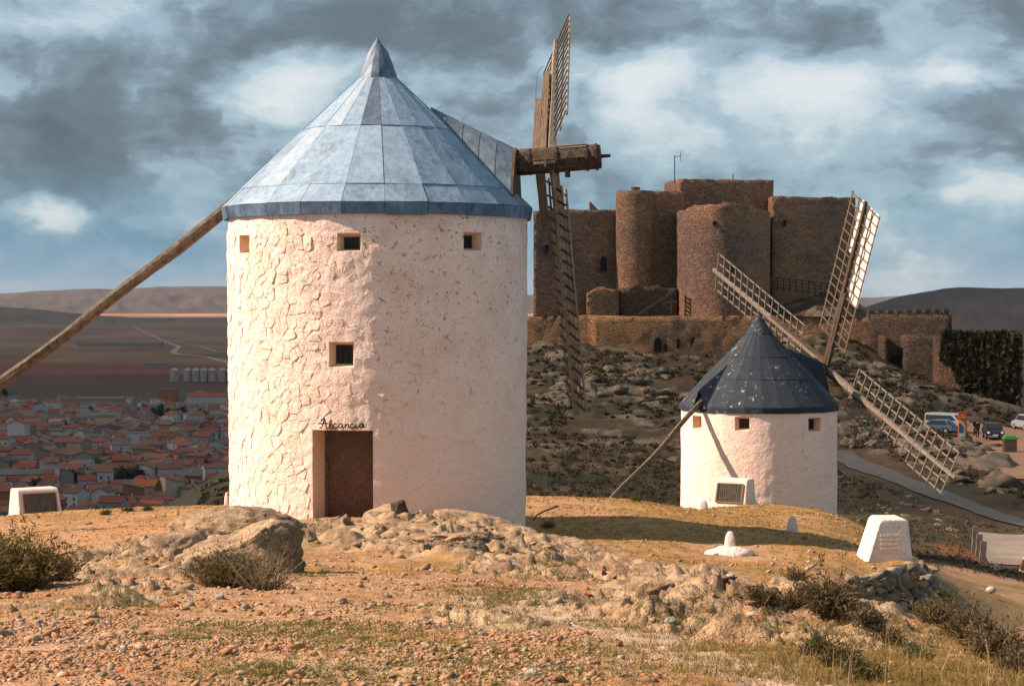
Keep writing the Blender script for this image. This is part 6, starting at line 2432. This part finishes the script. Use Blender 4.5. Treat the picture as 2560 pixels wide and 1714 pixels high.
# loose stones that can be told apart, and the gravel between them
LS = [(1145, 760, 26), (500, 740, 40), (1170, 860, 22)]
ls = random.Random(9)
cand = []
for k in range(64):
    px, py = ls.uniform(0, 2300), ls.uniform(1470, 1712)
    if k > 40:
        px, py = ls.uniform(1500, 2250), ls.uniform(1410, 1560)
    cand.append((px, py))
SCOL = [((.55, .38, .27), (.42, .29, .2)), ((.44, .24, .14), (.34, .18, .1)), ((.40, .34, .29), (.3, .25, .21)), ((.62, .52, .43), (.48, .4, .33)), ((.46, .13, .06), (.34, .1, .05))]
protos = []
for k in range(10):
    V, Fc = rock_shape(2, 700 + k, 8, .4, .85, .06)
    c1, c2 = SCOL[k % 5 if k != 4 else 0]
    o = mesh_np("loose_stone", V, Fc, M['rock'], cols=rock_cols(V * 3, c1, c2, k))
    protos.append(o)
uz = [False] * 10
for k, (px, py) in enumerate(cand):
    p = hit(px, py, 8, 60)
    i = k % 10
    if uz[i]:
        o = protos[i].copy()
        COL.objects.link(o)
    else:
        o = protos[i]
        uz[i] = True
    s = ls.lognormvariate(math.log(.036), .35) * (p.y / 14) ** .6
    o.location = p + Vector((0, 0, s * .25))
    o.rotation_euler = (ls.uniform(-.5, .5), ls.uniform(-.5, .5), ls.uniform(0, 6.28))
    o.scale = (s * ls.uniform(1, 1.7), s * ls.uniform(.8, 1.2), s * ls.uniform(.5, .9))
    zone = "on the gravel at the bottom of the picture" if py > 1600 else ("below the dry stone wall" if k > 40 else "on the bare earth below the rock shelf")
    hue = ["pale tan", "orange-brown", "grey", "whitish", "sandy"][i % 5]
    big_ = "larger" if s > .036 * (p.y / 14) ** .6 else "smaller"
    place(o, f"{big_} {hue} loose stone {zone}", "stone", "loose stones on the near ground")

V0, F0 = ICO[1]


def gravel(name, X, Y, s, label, rng, flat=(.35, .7)):
    n = len(X)
    Z = gz(X, Y)
    base = np.stack([rock_shape(1, 900 + k, 8, .4, .85, .12)[0] for k in range(12)])
    v = base[rng.integers(0, 12, n)]
    sc = np.column_stack([s * rng.uniform(.8, 1.6, n), s * rng.uniform(.7, 1.2, n), s * rng.uniform(*flat, n)])
    v = v * sc[:, None, :]
    a = rng.uniform(0, 6.28, n)
    ca, sa_ = np.cos(a)[:, None], np.sin(a)[:, None]
    x, y, z = v[..., 0] * ca - v[..., 1] * sa_, v[..., 0] * sa_ + v[..., 1] * ca, v[..., 2]
    tx = rng.normal(0, .3, n)[:, None]
    z = z + x * tx
    W = np.stack([x + X[:, None], y + Y[:, None], z + (Z + s * .18)[:, None]], -1)
    pal = .95 * np.array([(.56, .32, .18), (.52, .27, .13), (.44, .20, .09), (.36, .26, .19), (.60, .43, .31), (.48, .32, .21), (.46, .13, .05), (.56, .36, .22)])
    c = pal[rng.choice(8, n, p=[.24, .22, .16, .07, .06, .12, .03, .10])] * rng.uniform(.75, 1.2, (n, 1))
    Fq = (F0[None] + (np.arange(n) * NICO)[:, None, None]).reshape(-1, 3)
    o = mesh_np(name, W.reshape(-1, 3), Fq, M['stone'], cols=np.repeat(c, NICO, axis=0))
    return place(o, label, "gravel", kind="stuff")


def scatter(n, y0, y1, p0, p1, rng, thr=None, seed=0.):
    Y = np.sqrt(rng.uniform(y0 * y0, y1 * y1, n))
    px = rng.uniform(p0, p1, n)
    X = (px - CX) / F_PX * Y
    k = (rock_mask(X, Y) < rng.uniform(.15, .8, n)) & (slab_mask(X, Y) < rng.uniform(.1, 1.0, n))
    if thr is not None:
        k &= fbm(X * .8, Y * .6, seed, 4) > thr + rng.normal(0, .15, n)
    return X[k], Y[k]


g = np.random.default_rng(3)
X, Y = scatter(42000, 8.5, 15.5, -150, 1500, g, -.12, 3.)
gravel("gravel", X, Y, .0088 * g.lognormal(0, .55, len(X)), "pinkish orange gravel strewn over the near ground", g)
X, Y = scatter(9000, 8.5, 16, 1300, 2700, g, .02, 3.)
gravel("gravel", X, Y, .0095 * g.lognormal(0, .5, len(X)), "sparse pale gravel on the near right ground", g)
X, Y = scatter(16000, 15, 26, -200, 2300, g, -.05, 5.)
gravel("gravel", X, Y, .0135 * g.lognormal(0, .55, len(X)), "scattered stones around the rock outcrops", g)
X, Y = scatter(9000, 25, 66, -200, 2250, g, -.1, 7.)
gravel("gravel", X, Y, .022 * g.lognormal(0, .55, len(X)), "small stones dotted over the mill terrace", g)

# ---------------------------------------------------------------- plants
def blades(B, D, L, W, bend, rng):
    """curved tapering strips: B base points, D directions, L lengths, W widths"""
    n = len(B)
    side = np.cross(D, rng.normal(size=(n, 3)))
    side /= np.linalg.norm(side, axis=1, keepdims=True) + 1e-9
    bd = rng.normal(size=(n, 3))
    bd[:, 2] = -np.abs(bd[:, 2]) * .6
    bd *= (bend * L)[:, None]
    p0 = B
    p1 = B + D * (L * .5)[:, None] + bd * .28
    p2 = B + D * L[:, None] + bd
    w = W[:, None]
    V = np.stack([p0 - side * w, p0 + side * w, p1 + side * w * .7, p1 - side * w * .7, p2], 1).reshape(-1, 3)
    k = np.arange(n) * 5
    q = np.column_stack([k, k + 1, k + 2, k + 3])
    t = np.column_stack([k + 3, k + 2, k + 4])
    return V, q, t


def cone_dirs(n, spread, rng, up=1.0):
    a = rng.uniform(0, 2 * math.pi, n)
    r = spread * np.sqrt(rng.random(n))
    d = np.column_stack([np.cos(a) * r, np.sin(a) * r, np.full(n, up)])
    return d / np.linalg.norm(d, axis=1, keepdims=True)


def shrub(px, Y, w, h, label, n_st=220, n_lf=1500, c_st=((.26, .18, .10), (.42, .30, .17)), c_lf=((.05, .055, .02), (.13, .12, .04)), seed=0, name="shrub", leaf=.018, dry=.3, py=None, spread=.9, group="shrubs on the ridge"):
    rng = np.random.default_rng(seed + int(px))
    base = on(px, Y)
    if py is not None:
        base = hit(px, py, 8, 90)
    root = empty(name, tuple(base), label, "shrub", group)
    bx = base.x + rng.normal(0, w * .22, n_st)
    by = base.y + rng.normal(0, w * .20, n_st)
    B = np.column_stack([bx, by, gz(bx, by) - .02])
    D = cone_dirs(n_st, spread, rng)
    D[:, 0] += (bx - base.x) / w * .8
    D[:, 1] += (by - base.y) / w * .8
    D /= np.linalg.norm(D, axis=1, keepdims=True)
    L = h * np.clip(rng.lognormal(-.28, .30, n_st), .4, 1.55)
    V, q, t = blades(B, D, L, np.full(n_st, .004 + .0025 * h) * rng.uniform(.6, 1.3, n_st), .18, rng)
    mesh_np("stems", V, [q, t], M['plant'], root, cols=np.repeat(lerp3(*c_st, rng.random(n_st)), 5, axis=0))
    if n_lf:
        # short leafy twigs set along the stems
        i = rng.integers(0, n_st, n_lf)
        tt = rng.uniform(.25, .95, n_lf)
        c = B[i] + D[i] * (L[i] * tt)[:, None] + rng.normal(0, .05 * h, (n_lf, 3))
        c[:, 2] = np.maximum(c[:, 2], B[i][:, 2] + .01)
        d = D[i] * .7 + rng.normal(size=(n_lf, 3)) * .55
        d /= np.linalg.norm(d, axis=1, keepdims=True)
        V, q, t = blades(c, d, leaf * 2.6 * rng.uniform(.6, 1.5, n_lf), leaf * .30 * rng.uniform(.7, 1.4, n_lf), .25, rng)
        tn = np.clip(rng.beta(1.2, 1.6, n_lf) + dry * (rng.random(n_lf) < dry), 0, 1)
        mesh_np("foliage", V, [q, t], M['plant'], root, cols=np.repeat(lerp3(*c_lf, tn), 5, axis=0))
    return root


GRN = ((.04, .044, .015), (.17, .145, .045))
DRYL = ((.075, .055, .025), (.24, .165, .08))
OLV = ((.05, .042, .017), (.20, .135, .055))
shrub(35, 20.5, .62, .52, "dense green-brown bush at the left edge of the ridge", 420, 12000, c_lf=((.05, .046, .015), (.36, .255, .09)), seed=1, leaf=.024, dry=.3)
shrub(130, 21.5, .26, .36, "greyish brown bush behind the left edge bush", 200, 3500, c_lf=DRYL, seed=2, leaf=.02)
shrub(570, 20.6, .52, .40, "spiky bush of dry twigs before the big boulder", 420, 7500, c_lf=((.07, .06, .022), (.30, .205, .08)), seed=3, leaf=.018, spread=1.1, c_st=((.30, .21, .12), (.50, .37, .22)))
shrub(655, 20.3, .30, .56, "tall dry twigs growing at the right of the spiky bush", 150, 900, c_lf=DRYL, seed=4, leaf=.016, spread=.9, c_st=((.36, .25, .15), (.55, .42, .28)))
for k, (px, py, w, h, lab, lf, pal) in enumerate((
        (1992, 1452, .20, .34, "upright tawny shrub left of the dry stone wall", 1500, DRYL), (2075, 1528, .36, .44, "big rounded brown shrub against the dry stone wall", 4200, DRYL),
        (1905, 1505, .34, .22, "dark low shrub on the bank left of the rounded brown shrub", 2600, OLV), (1990, 1510, .28, .30, "brown twiggy shrub between the two bank shrubs", 1900, OLV),
        (2170, 1560, .30, .20, "low dry shrub at the foot of the dry stone wall", 2000, DRYL), (2335, 1560, .34, .40, "straw-coloured shrub right of the dry stone wall", 2800, DRYL),
        (2395, 1580, .42, .52, "dark shrub on the steep shaded bank", 5200, OLV), (2440, 1618, .38, .46, "second dark shrub lower on the shaded bank", 4200, OLV),
        (2362, 1500, .34, .40, "dark shrub just under the bank's upper edge", 3600, GRN), (2500, 1655, .34, .40, "tawny shrub near the bottom of the shaded bank", 3200, DRYL),
        (2050, 1640, .12, .19, "dark thorny bush rising from the near right grass", 2600, GRN), (2105, 1668, .15, .17, "second dark thorny bush, lower in the near right grass", 2800, OLV),
        (2150, 1700, .12, .15, "third dark thorny bush, at the bottom of the near right grass", 1800, GRN),
        (2545, 1685, .2, .26, "brown bush at the right edge near the bottom", 2200, DRYL), (1370, 1318, .30, .22, "dark weeds in the shade at the mill's right corner", 1400, OLV),
        (2230, 1610, .2, .16, "small green-brown bush on the near right slope", 1600, OLV), (2290, 1650, .2, .15, "small pale green bush among the near right grass", 1700, ((.09, .10, .03), (.24, .21, .07))))):
    shrub(px, 30, w * .8, h * .82, lab, 110 + int(lf / 60), int(lf * .6), c_lf=pal, seed=20 + k, py=py, leaf=.022 if h > .3 else .014)
NTH = ["first", "second", "third", "fourth", "fifth", "sixth", "seventh", "eighth", "ninth", "tenth"]
for k, Yb in enumerate((39.2, 37.2, 35.2, 33.2, 31.0, 28.8, 26.6, 24.4, 22.4, 20.6)):
    ex = float(np.interp(Yb, [8, 12, 16, 20, 25, 30, 36, 40.5, 46, 52], [2900, 2740, 2645, 2565, 2485, 2425, 2372, 2338, 2320, 2310]))
    shrub(ex + .22 / Yb * F_PX, Yb, .34, .42 + .10 * (k % 3), f"{NTH[k]} dark shrub down the steep shaded bank, counted from the dry stone wall", 130, 2300, c_lf=(GRN, OLV, DRYL)[(0, 1, 0, 1, 2)[k % 5]], seed=90 + k, leaf=.024, group="dark shrubs down the shaded bank")
    shrub(ex + .60 / Yb * F_PX, Yb + .6, .36, .40, f"{NTH[k]} lower dark shrub at the foot of the shaded bank, counted from the wall", 110, 1700, c_lf=(OLV, GRN, DRYL)[(0, 1, 0, 2, 1)[k % 5]], seed=120 + k, leaf=.024, group="dark shrubs down the shaded bank")
for k, (px, py) in enumerate(((265, 1283), (320, 1275), (370, 1273), (1690, 1262), (1590, 1250))):
    shrub(px, 62, .16, .14, ["leftmost", "second", "third", "fourth", "fifth"][k] + " small green tuft along the ridge crest, counted from the left", 60, 500, c_lf=((.08, .085, .02), (.2, .17, .05)), seed=60 + k, py=py + 3, leaf=.03, name="tuft", group="small tufts on the ridge crest")


def grass(name, X, Y, L, cA, cB, label, rng, per=5, wid=.0016, spread=.8):
    n = len(X) * per
    bx = np.repeat(X, per) + rng.normal(0, .018, n)
    by = np.repeat(Y, per) + rng.normal(0, .018, n)
    B = np.column_stack([bx, by, gz(bx, by) - .004])
    V, q, t = blades(B, cone_dirs(n, spread, rng), np.repeat(L, per) * rng.uniform(.5, 1.3, n), wid * (np.repeat(Y, per) / 12) * rng.uniform(.7, 1.5, n), .3, rng)
    o = mesh_np(name, V, [q, t], M['plant'], cols=np.repeat(lerp3(cA, cB, rng.beta(1.5, 1.5, n)), 5, axis=0))
    return place(o, label, "grass", kind="stuff")


def clumps(spots, rng):
    Xs, Ys = [], []
    for (px, py, rx, ry, n) in spots:
        p = hit(px, py, 8, 90)
        Xs.append(p.x + rng.normal(0, rx, n))
        Ys.append(p.y + rng.normal(0, ry, n))
    return np.concatenate(Xs), np.concatenate(Ys)


X, Y = clumps([(800, 1585, .5, .8, 260), (880, 1600, .4, .6, 240), (660, 1680, .22, .3, 220), (1000, 1660, .6, .8, 300), (780, 1440, .1, .3, 30), (840, 1570, .4, .5, 200), (1150, 1640, .5, .7, 220), (460, 1600, .12, .2, 90), (1330, 1690, .4, .4, 160),
               (1050, 1700, .6, .4, 260), (560, 1575, .35, .4, 140), (1180, 1560, .4, .5, 130), (300, 1470, .35, .6, 200), (250, 1520, .4, .6, 160), (1700, 1560, .3, .5, 160), (950, 1520, .4, .6, 120), (1450, 1630, .2, .3, 60)], g)
grass("grass", X, Y, g.uniform(.02, .055, len(X)), (.085, .13, .018), (.27, .26, .06), "short green grass sprouting between the gravel", g, 12)
X, Y = clumps([(1230, 1485, .5, 1.0, 420), (1300, 1500, .3, .7, 260), (1420, 1415, .5, .8, 380), (1380, 1400, .3, .6, 200), (1700, 1510, .55, 1.2, 420), (1780, 1545, .45, .9, 300), (760, 1310, .3, .8, 160), (1060, 1300, .4, .4, 120), (650, 1330, .3, .4, 60),
               (1620, 1545, .4, .5, 200), (1640, 1530, .4, .5, 160), (280, 1400, .5, 1.0, 160), (300, 1370, .5, 1.2, 200)], g)
grass("grass", X, Y, g.uniform(.03, .08, len(X)), (.12, .12, .03), (.34, .24, .08), "tufts of green and straw grass in hollows of the rock", g, 7)
X, Y = clumps([(2150, 1640, 1.0, 1.0, 700), (2300, 1620, .9, 1.2, 700), (2400, 1690, .7, .7, 620), (2050, 1700, .6, .5, 420), (2250, 1700, .7, .4, 480), (2500, 1700, .4, .5, 300), (1950, 1640, .5, .8, 260), (2360, 1590, .8, 1.0, 420), (2480, 1630, .6, .8, 400), (2120, 1590, .7, 1.0, 300)], g)
grass("grass", X, Y, g.uniform(.03, .10, len(X)), (.15, .13, .025), (.46, .29, .09), "long green and straw grass on the near right slope", g, 8)
X, Y = scatter(5200, 34, 72, 1310, 2200, g, -.10, 44.)
grass("grass", X, Y, g.uniform(.03, .09, len(X)), (.24, .16, .03), (.48, .29, .08), "short yellowing turf on the terrace between the mills", g, 5)
X, Y = scatter(2600, 34, 68, -150, 620, g, .05, 44.)
grass("grass", X, Y, g.uniform(.03, .08, len(X)), (.24, .15, .035), (.44, .26, .08), "sparse yellow turf on the terrace left of the mill", g, 5)
# tall dry stalks at the lower right and left edges
n = 260
X, Y = clumps([(2150, 1712, .5, .3, 40), (2450, 1640, .6, .8, 80), (2520, 1600, .5, .9, 60), (2400, 1700, .5, .3, 50), (1850, 1600, .1, .2, 14), (300, 1700, .3, .2, 20)], g)
B = np.column_stack([X, Y, gz(X, Y)])
V, q, t = blades(B, cone_dirs(len(X), .35, g), g.uniform(.12, .34, len(X)), np.full(len(X), .0022), .15, g)
so = mesh_np("dry_stalks", V, [q, t], M['plant'], cols=np.repeat(lerp3((.34, .22, .11), (.6, .44, .26), g.random(len(X))), 5, axis=0))
place(so, "tall straw stalks standing in the near right grass", "stalks", kind="stuff")
# bent stick leaning out of the weeds at the mill's corner
b = MB()
b.tube([P(1333, 1300, 44), P(1342, 1287, 44), P(1360, 1277, 44.1), P(1380, 1270, 44.2), P(1396, 1264, 44.3)], [.02, .018, .018, .016, .022], 7)
place(b.build("bent_stick", M['wood_dark'], None), "dark bent stick poking up from the weeds at the mill's right corner", "stick")
# ---------------------------------------------------------------- broken cloud over the plain (unseen, set where its shadow falls on town, fields and castle)
def cloud_mat(name, lo, hi):
    m, t, b = new_mat(name)
    t.n.remove(b)
    d = t.add('ShaderNodeBsdfTranslucent')
    d.inputs['Color'].default_value = (.85, .86, .88, 1)
    d2 = t.add('ShaderNodeBsdfDiffuse')
    d2.inputs['Color'].default_value = (.85, .86, .88, 1)
    a = t.add('ShaderNodeMixShader')
    a.inputs[0].default_value = .5
    t.l.new(d.outputs[0], a.inputs[1])
    t.l.new(d2.outputs[0], a.inputs[2])
    tr = t.add('ShaderNodeBsdfTransparent')
    mx = t.add('ShaderNodeMixShader')
    n = t.noise(pos(t), .0022, 5, .6)
    t.inp(mx, 0, t.maprange(n, .25, .75, lo, hi))
    t.l.new(tr.outputs[0], mx.inputs[1])
    t.l.new(a.outputs[0], mx.inputs[2])
    t.l.new(mx.outputs[0], t.n['Material Output'].inputs[0])
    return m


M['cloud'] = cloud_mat("cloud_vapour", .56, .78)
M['veil'] = cloud_mat("thin_cloud_vapour", .20, .42)


def cloud(xs, ys, rx, ry, seed, label, HC=950.0, mat=None):
    """xs, ys: centre of the shadow on the ground"""
    SHIFT = HC / math.tan(SUN_EL)
    V, Fc = ICO[5]
    V = V.copy()
    V = V * (1 + .22 * fbm(V[:, 0] * 1.5 + seed, V[:, 1] * 1.5, V[:, 2] * 1.5, 5, .55))[:, None]
    V[:, 2] = np.where(V[:, 2] < 0, V[:, 2] * .35, V[:, 2])
    W = V * np.array((rx, ry, 170.0))[None] + np.array((xs + SUN_H.x * SHIFT, ys + SUN_H.y * SHIFT, HC))[None]
    o = mesh_np("cloud", W, Fc, mat or M['cloud'], smooth=True)
    place(o, label, "cloud", kind="stuff")


cloud(-420, 1650, 1250, 1230, 3., "grey cloud drifting over the town")
cloud(60, 290, 330, 165, 41., "thin veil of cloud drifting over the castle", 700.0, M['veil'])  # out of view, added to weaken the sunlight on the castle
cloud(-500, 3050, 1500, 900, 9., "grey cloud drifting over the fields behind the town")

cloud(1500, 5600, 2200, 2000, 15., "grey cloud drifting over the hill behind the castle", 1650.0)
cloud(-2200, 8600, 4200, 4200, 27., "wide grey cloud drifting over the far plain", 2900.0)  # out of view, added to dim the distant fields

# ---------------------------------------------------------------- thin air haze over the whole plain
HAZE = True
if HAZE:
    hm = bpy.data.materials.new("haze_air")
    hm.use_nodes = True
    ht = NT(hm.node_tree)
    ht.n.remove(ht.n['Principled BSDF'])
    pv = ht.add('ShaderNodeVolumePrincipled')
    pv.inputs['Color'].default_value = (.80, .84, .92, 1)
    pv.inputs['Density'].default_value = 1.3e-5
    pv.inputs['Anisotropy'].default_value = 0.0
    ht.l.new(pv.outputs[0], ht.n['Material Output'].inputs['Volume'])
    b = MB()
    b.box(-30000, 30000, -1500, 42000, ZP - 8, 420)
    ho = b.build("haze", hm)
    place(ho, "thin pale haze over the far plain", "haze", kind="stuff")
